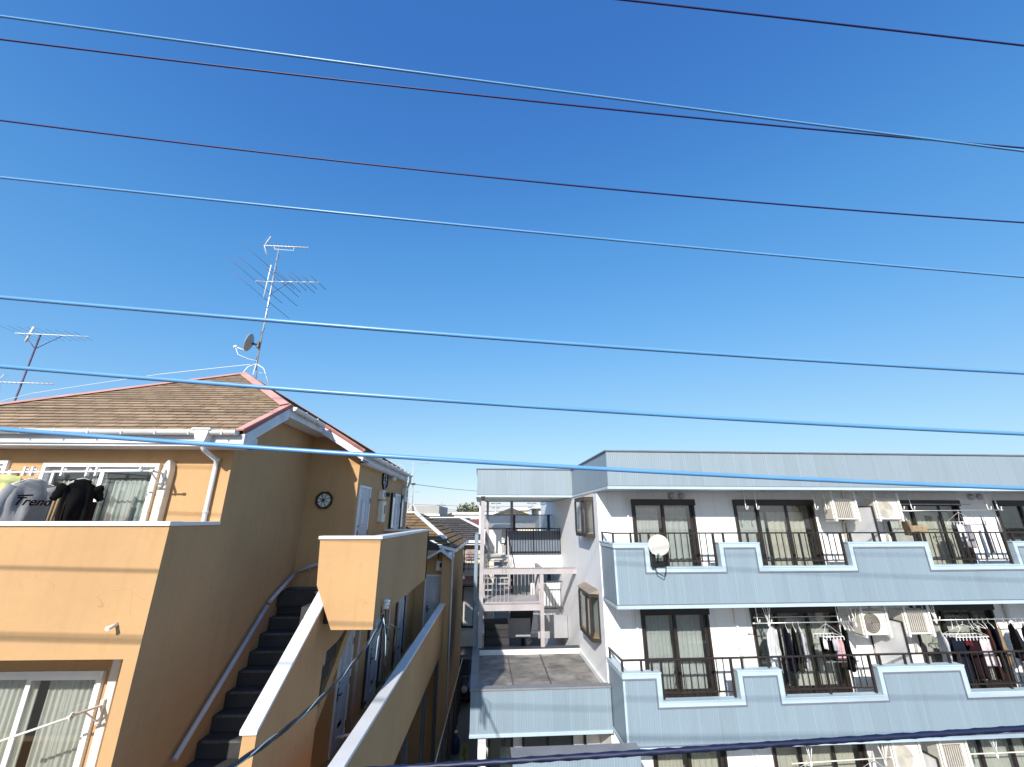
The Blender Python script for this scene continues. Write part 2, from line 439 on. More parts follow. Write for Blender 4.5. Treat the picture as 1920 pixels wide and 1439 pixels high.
def door(root, xf, w, h, hinge_left=True, slot=True, mail=False):
    fr_ = MB(xf); fr_.box(0, .05, -.03, .02, 0, h); fr_.box(w-.05, w, -.03, .02, 0, h); fr_.box(.05, w-.05, -.03, .02, h-.05, h)
    leaf = MB(xf); leaf.box(.052, w-.052, -.012, .02, .01, h-.052)
    d = part('door', leaf, m_door, root)
    part('door_frame', fr_, m_trim, d, .004)
    p = MB(xf)
    for z0, z1 in ((h*.56, h*.86), (h*.1, h*.5)):
        a, b = w*.3, w*.7
        for q in ((a, a+.025, z0, z1), (b-.025, b, z0, z1), (a+.025, b-.025, z0, z0+.025), (a+.025, b-.025, z1-.025, z1)):
            p.box(q[0], q[1], -.026, -.012, q[2], q[3])
        p.box(a+.06, b-.06, -.02, -.012, z0+.06, z1-.06)
    part('door_moulding', p, m_doorp, d, .003)
    hx = w-.13 if hinge_left else .13
    k = MB(xf); k.tube([(hx, -.012, h*.47), (hx, -.06, h*.47), (hx+(-.1 if hinge_left else .1), -.06, h*.47)], .012, 8); k.box(hx-.025, hx+.025, -.02, -.012, h*.42, h*.53)
    k.lathe([(.02, 0), (.02, .012)], (hx, -.012, h*.57), (0, -1, 0), 10)
    part('door_handle', k, m_dsteel, d)
    hg = MB(xf); ex = .02 if hinge_left else w-.05
    for z in (.25, h*.5, h-.3): hg.box(ex, ex+.03, -.04, -.03, z-.06, z+.06)
    parts('hinge', hg, m_dsteel, d)
    if mail: part('mail_slot', MB(xf).box(w*.32, w*.68, -.02, -.012, h*.03+.28, h*.03+.36).box(w*.3, w*.7, -.016, -.012, h*.03+.26, h*.03+.28), m_black, d)
    return d
def meter_box(root, xf, w=.22, h=.4):
    b = part('electric_meter', MB(xf).box(-w/2, w/2, -.12, 0, -h/2, h/2), m_cream, root, .01)
    part('meter_window', MB(xf).box(.0, w*.3, -.126, -.12, -.05, h*.3), m_black, b)
    return b
def octagon(root, xf, r):
    pts = [(r*math.cos(R(22.5+45*k)), 0, r*math.sin(R(22.5+45*k))) for k in range(8)]
    f = MB(xf)
    for k in range(8):
        a, b = pts[k], pts[(k+1) % 8]; f.bar((a[0], -.03, a[2]), (b[0], -.03, b[2]), .036, .04, (0, 1, 0))
    c = (-r*.12, -.035, 0)
    for k in range(8): f.bar(c, (pts[k][0], -.03, pts[k][2]), .009, .012, (0, 1, 0))
    f.lathe([(.016, 0), (.016, .02)], (c[0], -.03, c[2]), (0, -1, 0), 10)
    o = part('octagon_window', f, m_black, root)
    part('frosted_pane', MB(xf).prism([(p[0]*.98, -.012, p[2]*.98) for p in pts], (0, .02, 0)), m_oct, o)
    return o
def shingles(mb, pts, course=.2, th=.016):
    P = [Vector(p) for p in pts]; n = (P[1]-P[0]).cross(P[2]-P[0]).normalized()
    if n.z < 0: n = -n
    U = Vector((0, 0, 1)).cross(n).normalized(); V = n.cross(U); o = P[0]
    q = [((p-o).dot(U), (p-o).dot(V)) for p in P]
    v0 = min(b for a, b in q); v1 = max(b for a, b in q)
    def clip(poly, lim, keep_above):
        out = []
        for i in range(len(poly)):
            a, b = poly[i], poly[(i+1) % len(poly)]
            ia = (a[1] >= lim) == keep_above or a[1] == lim; ib = (b[1] >= lim) == keep_above or b[1] == lim
            if ia: out.append(a)
            if ia != ib:
                t = (lim-a[1])/(b[1]-a[1]); out.append((a[0]+(b[0]-a[0])*t, lim))
        return out
    k = 0
    while v0 + k*course < v1-1e-4:
        lo, hi = v0+k*course, v0+(k+1)*course; k += 1
        c = clip(clip(q, lo, True), hi, False)
        if len(c) < 3: continue
        pt = [o+U*a+V*b+n*(.003+th*(1-(b-lo)/course)) for a, b in c]
        mb.face([mb._v(p) for p in pt], False, [(a, b-v0) for a, b in c])
        for i in range(len(c)):
            a, b = c[i], c[(i+1) % len(c)]
            if abs(a[1]-lo) < 1e-6 and abs(b[1]-lo) < 1e-6 and abs(a[0]-b[0]) > 1e-4:
                mb.face([mb._v(p) for p in (pt[i], pt[(i+1) % len(c)], o+U*b[0]+V*b[1], o+U*a[0]+V*a[1])], False, [(a[0], 0)]*4)
    return mb

# ================================================================== SETTING
g = MB(); g.poly([(-600, -300, -7.5), (600, -300, -7.5), (600, 900, -7.5), (-600, 900, -7.5)])
solo('ground', g, ground_mat('dark_asphalt', (.055, .055, .06)), None, None, (0, 0, -7.5), kind='structure')
g = MB(); g.box(-80, 80, 1.0, 3.6, -7.5, -7.496)
solo('street', g, ground_mat('street_asphalt', (.06, .06, .06)), None, None, (0, 0, -7.5), kind='structure')
g = MB(); g.box(-80, 80, 3.6, 3.75, -7.5, -7.38)
solo('kerb', g, m_conc, None, None, (0, 3.6, -7.5), kind='structure')
g = MB(); g.box(-1.75, 3.2, 3.75, 24, -7.5, -7.492)
solo('alley_pavement', g, ground_mat('alley_concrete', (.16, .15, .14)), None, None, (0, 3.75, -7.5), kind='structure')

# ================================================================== ORANGE HOUSE
oh = thing('orange_apartment_house', 'orange stuccoed apartment house with brown shingled hip roof and outside staircase', 'house', (-5, 9, -7.5))
FY, WY, SX, DX, SY, BY = 5.5, 6.45, -4.02, -2.97, 9.1, 13.95
Lx = -10.2
Zp = -.08
w = MB()
w.wall(lambda a, b, d: (a, FY+d, b), Lx, SX, -7.5, Zp, [(-8.9, -4.17, -2.95, -1.49), (-8.9, -4.17, -5.75, -4.3)], .16)
# balcony parapet inner faces and floors
w.poly([(Lx, FY+.16, -1.1), (SX-.0, FY+.16, -1.1), (SX, FY+.16, Zp), (Lx, FY+.16, Zp)])
w.poly([(Lx, FY+.16, -1.1), (SX, FY+.16, -1.1), (SX, WY, -1.1), (Lx, WY, -1.1)])
w.poly([(Lx, FY+.16, -1.49), (SX, FY+.16, -1.49), (SX, WY, -1.49), (Lx, WY, -1.49)])
w.poly([(Lx, FY+.16, -3.95), (SX, FY+.16, -3.95), (SX, WY, -3.95), (Lx, WY, -3.95)])
w.poly([(-4.17, FY+.16, -3.95), (-4.17, WY, -3.95), (-4.17, WY, -1.49), (-4.17, FY+.16, -1.49)])
# recessed front wall (upper and middle storeys)
w.wall(lambda a, b, d: (a, WY+d, b), Lx, SX, -7.5, 1.14, [(-6.72, -5.04, -1.05, .79), (-9.1, -7.23, -1.05, .83), (-6.95, -5.06, -3.85, -1.86)], .1)
# side wall with sloped head
pl = [(SX, FY, -7.5), (SX, SY, -7.5), (SX, SY, 1.80), (SX, 7.86, 1.84), (SX, WY, 1.08), (SX, WY, Zp), (SX, FY, Zp)]
w.poly(pl)
# stepped wall, door wall, back walls
w.poly([(SX, SY, -7.5), (DX, SY, -7.5), (DX, SY, 1.26), (-3.72, SY, 1.74), (SX, SY, 1.80)])
w.poly([(DX, SY, -7.5), (DX, BY, -7.5), (DX, BY, 1.2), (DX, SY, 1.2)])
w.poly([(DX, BY, -7.5), (Lx, BY, -7.5), (Lx, BY, 1.2), (DX, BY, 1.2)])
w.poly([(Lx, BY, -7.5), (Lx, FY, -7.5), (Lx, FY, Zp), (Lx, WY, Zp), (Lx, WY, 1.1), (Lx, BY, 1.1)])
part('wall', w, m_or, oh)
c = MB(); c.box(Lx, SX+.02, FY-.03, FY+.19, Zp, Zp+.055); c.box(SX-.14, SX+.02, FY+.19, WY-.002, Zp, Zp+.05)
part('parapet_cap', c, m_trim, oh, .008)
# balcony divider
bd = part('balcony_divider', MB().box(-6.98, -6.94, FY+.2, WY-.02, -1.05, .56), mat('divider_board', (.56, .52, .50), .6, .05), oh, .004)
# --- roof
S = .6
ax_, ay_, az_ = -6.04, 9.49, 3.29
ev = lambda y: 3.29 - S*(ay_-y)
ze = 1.2; ye = 6.0
front = [(-9.53, ye, ze), (-3.72, ye, ze), (-3.72, 7.17, 1.9), (ax_, ay_, az_)]
rside = [(-3.72, 7.17, 1.9), (-3.72, 8.72, 1.9), (-2.78, 8.72, 1.335), (-2.78, 12.75, 1.335), (ax_, ay_, az_)]
back = [(-2.78, 12.75, 1.335), (-9.3, 12.75, 1.335), (ax_, ay_, az_)]
left = [(-9.3, 12.75, 1.335), (-9.53, ye, ze), (ax_, ay_, az_)]
tri2 = [(-2.78, 12.75, 1.335), (-2.78, 13.35, 1.335), (-9.3, 13.35, 1.335), (-9.3, 12.75, 1.335)]
r = MB()
shingles(r, front, .152, .012); shingles(r, rside[0:2]+[rside[4]], .152, .012); shingles(r, [rside[1], rside[2], rside[3], rside[4]], .152, .012); shingles(r, back, .152, .012); shingles(r, left, .152, .012)
r.poly(tri2)
for pg in (front, back, left): r.poly([Vector(p)+Vector((0, 0, -.002)) for p in pg])
rf = part('roof', r, m_shing, oh)
rc = MB()
hipR = (Vector((-3.70, 7.15, 1.93)), Vector((ax_, ay_, az_+.03))); hipL = (Vector((-9.53, ye, ze+.03)), Vector((ax_, ay_, az_+.03)))
for a, b in (hipR, hipL, (Vector((-2.78, 12.75, 1.365)), Vector((ax_, ay_, az_+.03))), (Vector((-9.3, 12.75, 1.365)), Vector((ax_, ay_, az_+.03)))):
    d = (b-a).normalized(); sd = Vector((d.y, -d.x, 0)).normalized()
    for k in (-1, 1):
        rc.prism([a, b, b+sd*k*.13-Vector((0, 0, .055)), a+sd*k*.13-Vector((0, 0, .055))], (0, 0, .014))
part('ridge_cap', rc, m_ridge, rf, .003)
vg = MB(); vg.bar((-3.72, ye-.02, ze+.02), (-3.72, 7.2, 1.925), .11, .022); vg.bar((-3.70, 8.69, 1.925), (-2.76, 8.69, 1.36), .07, .018)
parts('verge_flashing', vg, m_ridge, rf)
vd = MB(); vd.bar((-3.655, ye-.02, ze-.01), (-3.655, 7.2, 1.90), .012, .055); vd.bar((-3.70, 8.645, 1.90), (-2.76, 8.645, 1.335), .012, .05, (0, 0, 1))
parts('drip_edge', vd, m_drip, rf)
# fascia, barge boards, soffits
fb = MB(); fb.box(Lx, -3.80, ye+.05, ye+.08, ze-.17, ze-.03)
fb.prism([(-3.70, ye+.05, ze-.19), (-3.70, ye+.05, ze-.03), (-3.70, 7.2, 1.87), (-3.70, 7.2, 1.70)], (.03, 0, 0))
fb.box(-3.70, -3.67, 7.2, 8.7, 1.70, 1.87)
fb.prism([(-3.70, 8.66, 1.70), (-3.70, 8.66, 1.86), (-2.78, 8.66, 1.305), (-2.78, 8.66, 1.15)], (0, .03, 0))
fb.box(-2.83, -2.80, 8.7, 13.2, 1.14, 1.30)
fb.box(-3.80, -3.701, ye+.05, WY-.002, ze-.2, ze-.03); part('fascia', fb, m_fascia, rf, .004)
sf = MB(); sf.box(Lx, -3.74, ye+.082, WY-.002, ze-.20, ze-.155); sf.prism([(-4.0, ye+.1, ze-.19), (-4.0, 7.25, 1.68), (-3.70, 7.25, 1.68), (-3.70, ye+.1, ze-.19)], (0, 0, .03))
sf.box(-4.0, -3.71, 7.25, 9.095, 1.70, 1.72); sf.prism([(-3.72, 8.69, 1.705), (-2.80, 8.69, 1.15), (-2.80, 9.095, 1.15), (-3.72, 9.095, 1.705)], (0, 0, .02)); sf.box(-2.96, -2.83, 9.1, 13.2, 1.12, 1.15)
part('soffit', sf, m_trim, rf)
# gutters
def halfpipe(mb, a, b, r_, rev=1):
    a, b = Vector(a), Vector(b); d = (b-a).normalized(); sd = Vector((d.y, -d.x, 0)); n = 8
    pa = [sd*math.cos(R(180+22.5*k))*r_ + Vector((0, 0, math.sin(R(180+22.5*k))*r_*1.1)) for k in range(n+1)]
    pb = [q*.86 for q in pa]
    for k in range(n):
        mb.poly([a+pa[k], a+pa[k+1], b+pa[k+1], b+pa[k]]); mb.poly([a+pb[k+1], a+pb[k], b+pb[k], b+pb[k+1]])
    for e in (a, b):
        mb.poly([e+q for q in pa])
    for s_ in (0, n): mb.poly([a+pa[s_], a+pb[s_], b+pb[s_], b+pa[s_]])
gt = MB(); halfpipe(gt, (Lx, ye-.03, ze+.005), (-3.74, ye-.03, ze+.005), .06); halfpipe(gt, (-3.62, 7.2, 1.875), (-3.62, 8.5, 1.86), .06); halfpipe(gt, (-2.72, 8.78, 1.31), (-2.72, 13.3, 1.29), .06)
gp = part('gutter', gt, m_gutter, oh)
br = MB()
for k in range(14):
    x = -9.9+k*.46; br.box(x-.006, x+.006, ye-.094, ye-.028, ze-.066, ze+.012)
for y in (7.6, 8.1): br.box(-3.62, -3.555, y-.008, y+.008, 1.80, 1.88)
for k in range(9): br.box(-2.72, -2.655, 9.1+k*.5-.008, 9.1+k*.5+.008, 1.24, 1.315)
parts('gutter_bracket', br, m_white, gp)
hop = MB(); hop.prism([(-4.31, ye-.10, ze+.02), (-4.09, ye-.10, ze+.02), (-4.12, ye-.09, ze-.10), (-4.15, ye-.08, ze-.2), (-4.25, ye-.08, ze-.2), (-4.28, ye-.09, ze-.10)], (0, .14, 0))
hop.box(-4.33, -4.07, ye-.115, ye+.055, ze+.0, ze+.03)
part('rain_hopper', hop, m_white, gp, .006)
dp = MB(); dp.tube([(-4.2, ye-.03, ze-.18), (-4.2, ye+.05, ze-.26), (-4.22, WY-.06, ze-.36), (-4.22, WY-.05, ze-.5), (-4.22, WY-.05, -1.1)], .032, 10)
for z in (.85, .1): dp.lathe([(.038, -.02), (.038, .02)], (-4.22, WY-.05, z), (0, 0, 1), 10)
part('downpipe', dp, m_white, oh)
dp = MB(); dp.tube([(-2.72, 13.2, 1.24), (-2.74, 13.3, 1.1), (-2.9, 13.75, .95), (-2.9, 13.78, -7.5)], .035, 8)
part('downpipe', dp, m_white, oh)
# --- front windows
xf = XF(0, WY, 0)
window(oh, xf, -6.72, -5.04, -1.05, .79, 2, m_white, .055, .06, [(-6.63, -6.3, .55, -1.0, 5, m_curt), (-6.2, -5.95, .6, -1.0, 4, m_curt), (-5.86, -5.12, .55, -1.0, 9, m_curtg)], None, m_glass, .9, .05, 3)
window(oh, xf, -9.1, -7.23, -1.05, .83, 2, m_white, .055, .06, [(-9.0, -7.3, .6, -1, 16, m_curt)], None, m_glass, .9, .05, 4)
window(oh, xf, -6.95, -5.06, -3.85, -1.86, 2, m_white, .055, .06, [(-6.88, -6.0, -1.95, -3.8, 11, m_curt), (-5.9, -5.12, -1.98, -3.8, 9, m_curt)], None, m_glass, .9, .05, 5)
# ducts beside the windows
dk = MB(); dk.prism([(-4.93, 6.33, -1.0), (-4.82, 6.33, -1.0), (-4.82, 6.33, .68), (-4.84, 6.33, .80), (-4.875, 6.33, .84), (-4.91, 6.33, .80), (-4.93, 6.33, .68)], (0, .118, 0))
part('pipe_duct', dk, m_cream, oh, .012)
dk = MB(); dk.box(-4.93, -4.82, 6.33, 6.448, -3.9, -1.62)
part('pipe_duct', dk, m_cream, oh, .012)
sp = MB(); sp.tube([(-4.17-.17, FY+.02, -1.14), (-4.17-.17, FY-.12, -1.16)], .022, 8); sp.tube([(-4.34, FY-.12, -1.16), (-4.34, FY-.122, -1.16)], .026, 8)
part('drain_spout', sp, m_cream, oh)
# laundry brackets
for z, x in ((.63, -4.88), (-2.2, -4.9)):
    lb = MB()
    lb.box(x-.02, x+.02, 6.29, 6.33, z-.2, z+.06); lb.bar((x, 6.3, z), (x-.02, 5.93, z+.03), .03, .02); lb.bar((x, 6.3, z-.17), (x-.01, 6.1, z), .018, .014)
    lb.tube([(x-.02, 5.93, z+.06), (x-.02, 5.90, z+.02), (x-.02, 5.93, z-.02), (x-.02, 5.97, z+.02), (x-.02, 5.93, z+.06)], .01, 6)
    part('laundry_bracket', lb, m_white, oh)
lb = MB(); lb.box(-7.12, -7.08, 6.35, 6.45, .4, .68); lb.bar((-7.1, 6.36, .6), (-7.1, 5.93, .64), .022, .014)
part('laundry_bracket', lb, m_white, oh)
# octagon windows and doors, meters, lamps
octagon(oh, XF(-3.62, SY, .375), .165)
octagon(oh, XF(DX, 11.15, .98, R(90)), .25)
D1 = door(oh, XF(DX, 9.22, -1.27, R(90)), .8, 1.97, False)
D2 = door(oh, XF(DX, 12.3, -1.27, R(90)), .8, 1.97, False)
sl = MB()
for y in (11.98, 13.12):
    q = XF(DX, y, -1.27, R(90)); s2 = MB(q); s2.box(0, .3, -.02, .01, 0, .95); s2.box(.03, .27, -.03, -.02, 0, .9)
    s3 = MB(q); s3.box(0, .3, -.06, .01, 1.0, 1.97); so = part('side_light', s3, m_black, oh); part('side_pane', MB(q).box(.05, .25, -.066, -.06, 1.05, 1.85), m_oct, so); part('louvre_panel', s2, m_door, so)
meter_box(oh, XF(DX, 10.95, .18, R(90)), .3, .5); meter_box(oh, XF(DX, 10.85, .58, R(90)), .26, .22)
meter_box(oh, XF(DX, 13.45, .72, R(90)), .3, .42)
pl_ = MB(); pl_.lathe([(.03, 0), (.06, .03), (.07, .1), (.03, .14)], (DX+.02, 11.75, 1.08), (1, 0, -.3), 12)
part('porch_lamp', pl_, m_white, oh)
pl_ = MB(); pl_.lathe([(.05, 0), (.06, .06), (.03, .09)], (DX+.01, 11.5, .62), (1, 0, 0), 12); part('vent_cap', pl_, m_dsteel, oh)
nb = MB(XF(DX, 9.13, -.45, R(90))); nb.box(0, .09, -.05, 0, -.12, .12); part('intercom', nb, m_cream, oh, .006)
# --- landing box (upper walkway parapet)
lz0, lz1 = -1.55, -.30
bx = MB()
bx.prism([(-2.77, 7.0, lz1), (-1.83, 7.0, lz1), (-1.83, 7.0, lz0), (-2.44, 7.0, lz0), (-2.73, 7.0, -.95)], (0, .14, 0))
bx.prism([(-1.83, 7.14, lz0+.1), (-1.83, 7.14, lz1), (-1.83, 11.75, lz1), (-1.83, 11.75, lz0+.1)], (-.14, 0, 0))
bx.box(DX, -1.83, 11.61, 11.75, lz0+.1, lz1)
part('landing_parapet', bx, m_or, oh)
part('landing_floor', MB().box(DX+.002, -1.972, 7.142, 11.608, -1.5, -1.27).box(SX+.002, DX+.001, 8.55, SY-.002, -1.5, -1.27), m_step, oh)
cp = MB(); cp.box(-2.79, -1.80, 6.97, 7.17, lz1, lz1+.05); cp.box(-2.0, -1.80, 7.17, 11.78, lz1, lz1+.05); cp.box(DX, -2.0, 11.58, 11.78, lz1, lz1+.05)
part('landing_cap', cp, m_trim, oh, .008)
# --- staircase
st = MB(); run, rise = .25, .2
z = -4.05; y = 5.75; k = 0; ns = MB()
while z < -1.3:
    st.box(SX+.002, -2.775, y, min(9.0, y+.45), z, z+rise); ns.box(SX+.06, -2.82, y-.008, y+.035, z+rise-.02, z+rise+.006); y += run-.012; z += rise
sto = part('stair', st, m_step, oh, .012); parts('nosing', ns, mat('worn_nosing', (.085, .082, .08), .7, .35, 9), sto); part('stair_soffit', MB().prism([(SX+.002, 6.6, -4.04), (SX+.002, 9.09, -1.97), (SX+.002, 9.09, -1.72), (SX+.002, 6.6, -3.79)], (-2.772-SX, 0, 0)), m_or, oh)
stp = MB(); stp.prism([(-2.77, 5.6, -7.5), (-2.77, 7.35, -7.5), (-2.77, 7.35, -1.95), (-2.77, 7.95, -1.9), (-2.77, 8.9, -1.56), (-2.77, 8.9, -1.28), (-2.77, 7.9, -1.0), (-2.77, 7.4, -1.02), (-2.77, 5.6, -2.24)], (.15, 0, 0))
part('stair_parapet', stp, m_or, oh)
sc = MB(); sc.prism([(-2.79, 5.56, -2.24), (-2.79, 7.42, -1.0), (-2.79, 7.42, -.95), (-2.79, 5.56, -2.19)], (.19, 0, 0))
part('stair_cap', sc, m_trim, oh, .008)
hr = MB(); hx = SX+.07
hp = [(hx, 5.3, -3.75), (hx, 6.35, -2.87)]; hr.tube(hp, .034, 10)
hr.tube([(hx, 6.42, -2.82), (hx, 8.1, -1.42)], .034, 10); hr.tube([(hx, 8.16, -1.36), (hx, 8.95, -1.02)], .034, 10)
hr.tube([(hx+.03, 9.0, -.98), (-3.6, 9.03, -.86), (-3.35, 9.03, -.85)], .034, 10)
for y_, z_ in ((6.3, -2.92), (6.5, -2.76), (7.3, -2.09), (8.0, -1.5), (8.25, -1.32), (8.8, -1.08)): hr.tube([(hx, y_, z_), (SX, y_, z_-.06)], .02, 8)
hr.tube([(-3.7, 9.03, -.9), (-3.7, 9.06, -.98), (-3.7, SY, -.98)], .014, 6)
parts('handrail', hr, m_rail, oh)
# --- second floor walkway
wk = MB(); px0, px1 = -1.97, -1.83
wk.box(px0, px1, 4.6, 16.35, -4.2, -2.85); wk.box(DX, px0, 4.6, 16.35, -4.3, -4.05)
part('walkway_parapet', wk, m_or, oh)
part('walkway_cap', MB().box(px0-.03, px1+.03, 4.55, 16.4, -2.85, -2.80), m_trim, oh, .008)
ext = MB(); ext.poly([(DX, BY, -7.5), (DX, 16.6, -7.5), (DX, 16.6, -1.6), (DX, BY, -1.6)]);
part('lower_side_wall', ext, m_or, oh)
for y0 in (9.13, 11.25, 14.0): door(oh, XF(DX, y0, -4.05, R(90)), .76, 1.97, False, mail=True)
for y0 in (10.95, 12.1, 13.7, 14.85):
    q = XF(DX, y0, -4.05, R(90)); s3 = MB(q).box(0, .26, -.05, .01, .1, 1.97); so = part('side_light', s3, m_dsteel, oh); part('side_pane', MB(q).box(.05, .21, -.056, -.05, .2, 1.85), m_door, so)
dp = MB()
for y0 in (10.1, 12.7): dp.tube([(DX+.06, y0, -1.56), (DX+.06, y0, -4.05)], .03, 8)
parts('downpipe', dp, m_rail, oh)
cpil = MB()
for y0 in (8.2, 10.6, 13.0, 15.4): cpil.box(-1.95, -1.85, y0, y0+.1, -7.5, -4.3)
parts('walkway_post', cpil, m_dsteel, oh)
hs = MB(); hs.tube([(-2.5, 7.98, -3.25), (-2.2, 7.98, -3.2)], .02, 8); hs.tube([(-2.3, 7.98, -3.22), (-2.3, 8.05, -3.32)], .014, 6)
part('handrail', hs, m_rail, oh)

# insulator, drop cable
io = (-1.76, 7.42, -1.35)
ins = thing('insulator', 'white porcelain insulator on the right side of the orange landing', 'insulator', io)
a = MB(); a.lathe([(.02, -.05), (.045, -.045), (.045, -.02), (.03, -.015), (.03, 0), (.05, .005), (.05, .03), (.033, .035), (.033, .045), (.05, .05), (.05, .075), (.02, .085)], (io[0], io[1], io[2]+.05), (0.1, -.1, 1), 16)
part('porcelain_body', a, m_porc, ins)
a = MB(); a.bar((-1.83, io[1], io[2]-.06), (io[0], io[1], io[2]), .03, .012); a.box(-1.832, -1.822, io[1]-.03, io[1]+.03, io[2]-.14, io[2]+.03); a.tube([(io[0], io[1], io[2]-.01), (io[0]+.0, io[1]-.02, io[2]-.18)], .012, 6)
part('wall_bracket', a, m_dsteel, ins)
top = Vector((-1.77, 7.3, -1.5)); end = at('O', 395, 1439, y=3.2); mid = at('O', 590, 1320, y=4.6)
def bez(a, b, c, n):
    c2 = (b - a*.25 - c*.25)*2
    return [a*(1-t)**2 + c2*2*t*(1-t) + c*t*t for t in [i/n for i in range(n+1)]]
path = bez(top, mid, end + (end-mid)*.5, 60)
dc = thing('drop_cable', 'black twisted drop cable sagging from the orange landing to lower left', 'cable', tuple(top))
for j, (mm, rr_) in enumerate(((m_cabk, .0105), (m_cabk, .010), (m_cabw, .0055))):
    pts = []
    for i, p in enumerate(path):
        t = i*.55 + j*2.09; d = (path[min(i+1, 60)]-path[max(i-1, 0)]).normalized(); s_ = d.cross(Vector((0, 0, 1))).normalized(); u_ = s_.cross(d)
        pts.append(p + (s_*math.cos(t)+u_*math.sin(t))*.0115)
    part('strand', MB().tube(pts, rr_, 6), mm, dc)
lp = MB()
for dx, dz, sx in ((.05, -.55, .06), (.1, -.62, -.03), (-.02, -.5, .05), (.16, -.4, .05)):
    p0 = Vector((-1.76, 7.3, -1.47)); q = p0+Vector((dx, -.02, dz)); e = p0+Vector((dx+sx, .0, dz*.3))
    lp.tube([p0, p0+Vector((dx*.3, -.03, dz*.4)), q, q+Vector((sx*.6, 0, -.03)), q+Vector((sx, 0, .06)), e, p0], .008, 6)
part('slack_loop', lp, m_cabk, dc)
lp = MB()
for dx, dz in ((.08, -.5), (-.06, -.56)):
    p0 = Vector((-1.75, 7.27, -1.45)); lp.tube([p0, p0+Vector((dx*.8, -.02, dz*.5)), p0+Vector((dx, -.01, dz))], .008, 6)
part('pale_slack_wire', lp, m_cabw, dc)

# ================================================================== antennas
def yagi(root, c, d, L, n, el, mm, em, vert=False, r=.012, corner=True):
    d = Vector(d).normalized(); c = Vector(c); s_ = d.cross(Vector((0, 0, 1))).normalized()
    b = part('boom', MB().tube([c-d*L*.5, c+d*L*.5], r, 8), mm, root)
    e = MB()
    for i in range(n):
        p = c - d*L*.5 + d*L*(i+.3)/n; l_ = el*(1-.45*i/n)
        e.tube([p-s_*l_/2, p+s_*l_/2], .004, 5)
    parts('element', e, em, root)
    if corner:
        e = MB(); p = c-d*L*.5
        for k in (-1, 1):
            q = p - d*.14*(-1) + Vector((0, 0, k*.28)); q = p + d*.2*-.2 + d*.16 + Vector((0, 0, k*.3)); e.tube([p, q], .012, 6)
            for j in range(5):
                z = p+(q-p)*(j+1)/5; e.tube([z-s_*el*.45, z+s_*el*.45], .003, 5)
        part('reflector', e, mm, root)
mb_ = (-5.86, 9.72, 3.2)
am = thing('rooftop_antenna_mast', 'tall white antenna mast on the orange house ridge with two aerials', 'antenna', mb_)
part('mast', MB().tube([(-5.95, 9.7, 3.45), (-5.97, 9.7, 5.2), (-5.99, 9.7, 6.95)], [.022, .019, .016], 8), m_ant, am)
cb = MB(); cb.tube([Vector((-5.965, 9.7, 3.5+i*.05))+Vector((math.cos(i*.9), math.sin(i*.9), 0))*.024 for i in range(68)], .006, 5)
part('mast_cable', cb, m_antd, am)
q = MB()
for dx, dy in ((-.33, -.15), (-.12, .3), (.12, -.25), (.36, .1)):
    q.tube([(-5.95, 9.7, 3.62), (-5.95+dx*.45, 9.7+dy*.45, 3.52), (-5.95+dx, 9.7+dy, 3.33-abs(dx)*.75)], .012, 6)
q.tube([(-5.78, 9.6, 3.36), (-5.70, 9.8, 3.36)], .008, 5)
part('roof_stand', q, m_white, am)
yagi(am, (-5.80, 9.7, 7.02), (1, .05, 0), 1.15, 12, .22, m_white, m_antd, r=.016)
part('boom_brace', MB().tube([(-6.12, 9.7, 7.0), (-6.1, 9.7, 6.93), (-5.62, 9.75, 6.93), (-5.6, 9.72, 7.0)], .009, 6), m_white, am)
d2 = Vector((1, .0, 0)); c2_ = Vector((-5.6, 9.7, 5.93))
part('boom', MB().tube([c2_-d2*.82, c2_+d2*.82], .014, 8), m_white, am)
e = MB(); tl = Vector((-.36, .5, .78)).normalized()
tl = Vector((-.42, -.55, .30)).normalized()
for x, l_ in ((-.8, 1.6), (-.48, 1.8), (-.15, 1.1), (.05, .75), (.25, .62), (.4, .8), (.58, .5), (.8, .55)):
    p = c2_+d2*x; e.tube([p-tl*l_*.5, p+tl*l_*.5], .0066, 5)
for zz in (-.45, .45):
    p = c2_+Vector((-.55, 0, zz)); e.tube([p-tl*.8, p+tl*.8], .006, 5)
parts('element', e, m_antd, am)
part('reflector_post', MB().tube([c2_+Vector((-.5, 0, .5)), c2_+Vector((-.52, 0, -.48))], .016, 6), m_white, am)
part('boom_brace', MB().tube([(-5.97, 9.7, 5.55), c2_+d2*.08], .008, 6), m_antd, am)

def dish(name, label, c, face, rad, fr, backm, arm_side=1):
    c = Vector(c); fx = Vector(face).normalized()
    t = thing(name, label, 'satellite dish', tuple(c), fr)
    prof = [(rad*k/8, .09*rad/.25*(k/8)**2) for k in range(0, 9)]
    mb = MB(); mb.lathe([(max(.002, a), h) for a, h in prof], c, fx, 32)
    prof2 = [(max(.002, a), h-.012) for a, h in prof]
    part('reflector', mb, m_dish, t)
    m2 = MB(); m2.lathe(prof2 + [(rad+.006, .09*rad/.25-.006), (rad+.004, .09*rad/.25+.004)], c, fx, 32)
    part('back_shell', m2, backm, t)
    up = Vector((0, 0, 1)); low = (fx*fx.dot(up)-up).normalized()
    tip = c + fx*rad*1.35 + low*rad*.9
    base = c + low*rad*1.0 + fx*.05
    part('feed_arm', MB().tube([base, tip], .012, 8), m_dish, t)
    part('feed_horn', MB().lathe([(.02, -.04), (.032, -.03), (.038, .02), (.03, .04)], tip, (c-tip).normalized(), 12), m_dish, t)
    part('mount', MB().tube([c-fx*.01, c-fx*.12], .03, 8).box(c.x-.03-fx.x*.14, c.x+.03-fx.x*.14, c.y-.03-fx.y*.14, c.y+.03-fx.y*.14, c.z-.1, c.z+.06), m_dsteel, t)
    return t, tip
DF = Vector((-.87, -.42, .28))
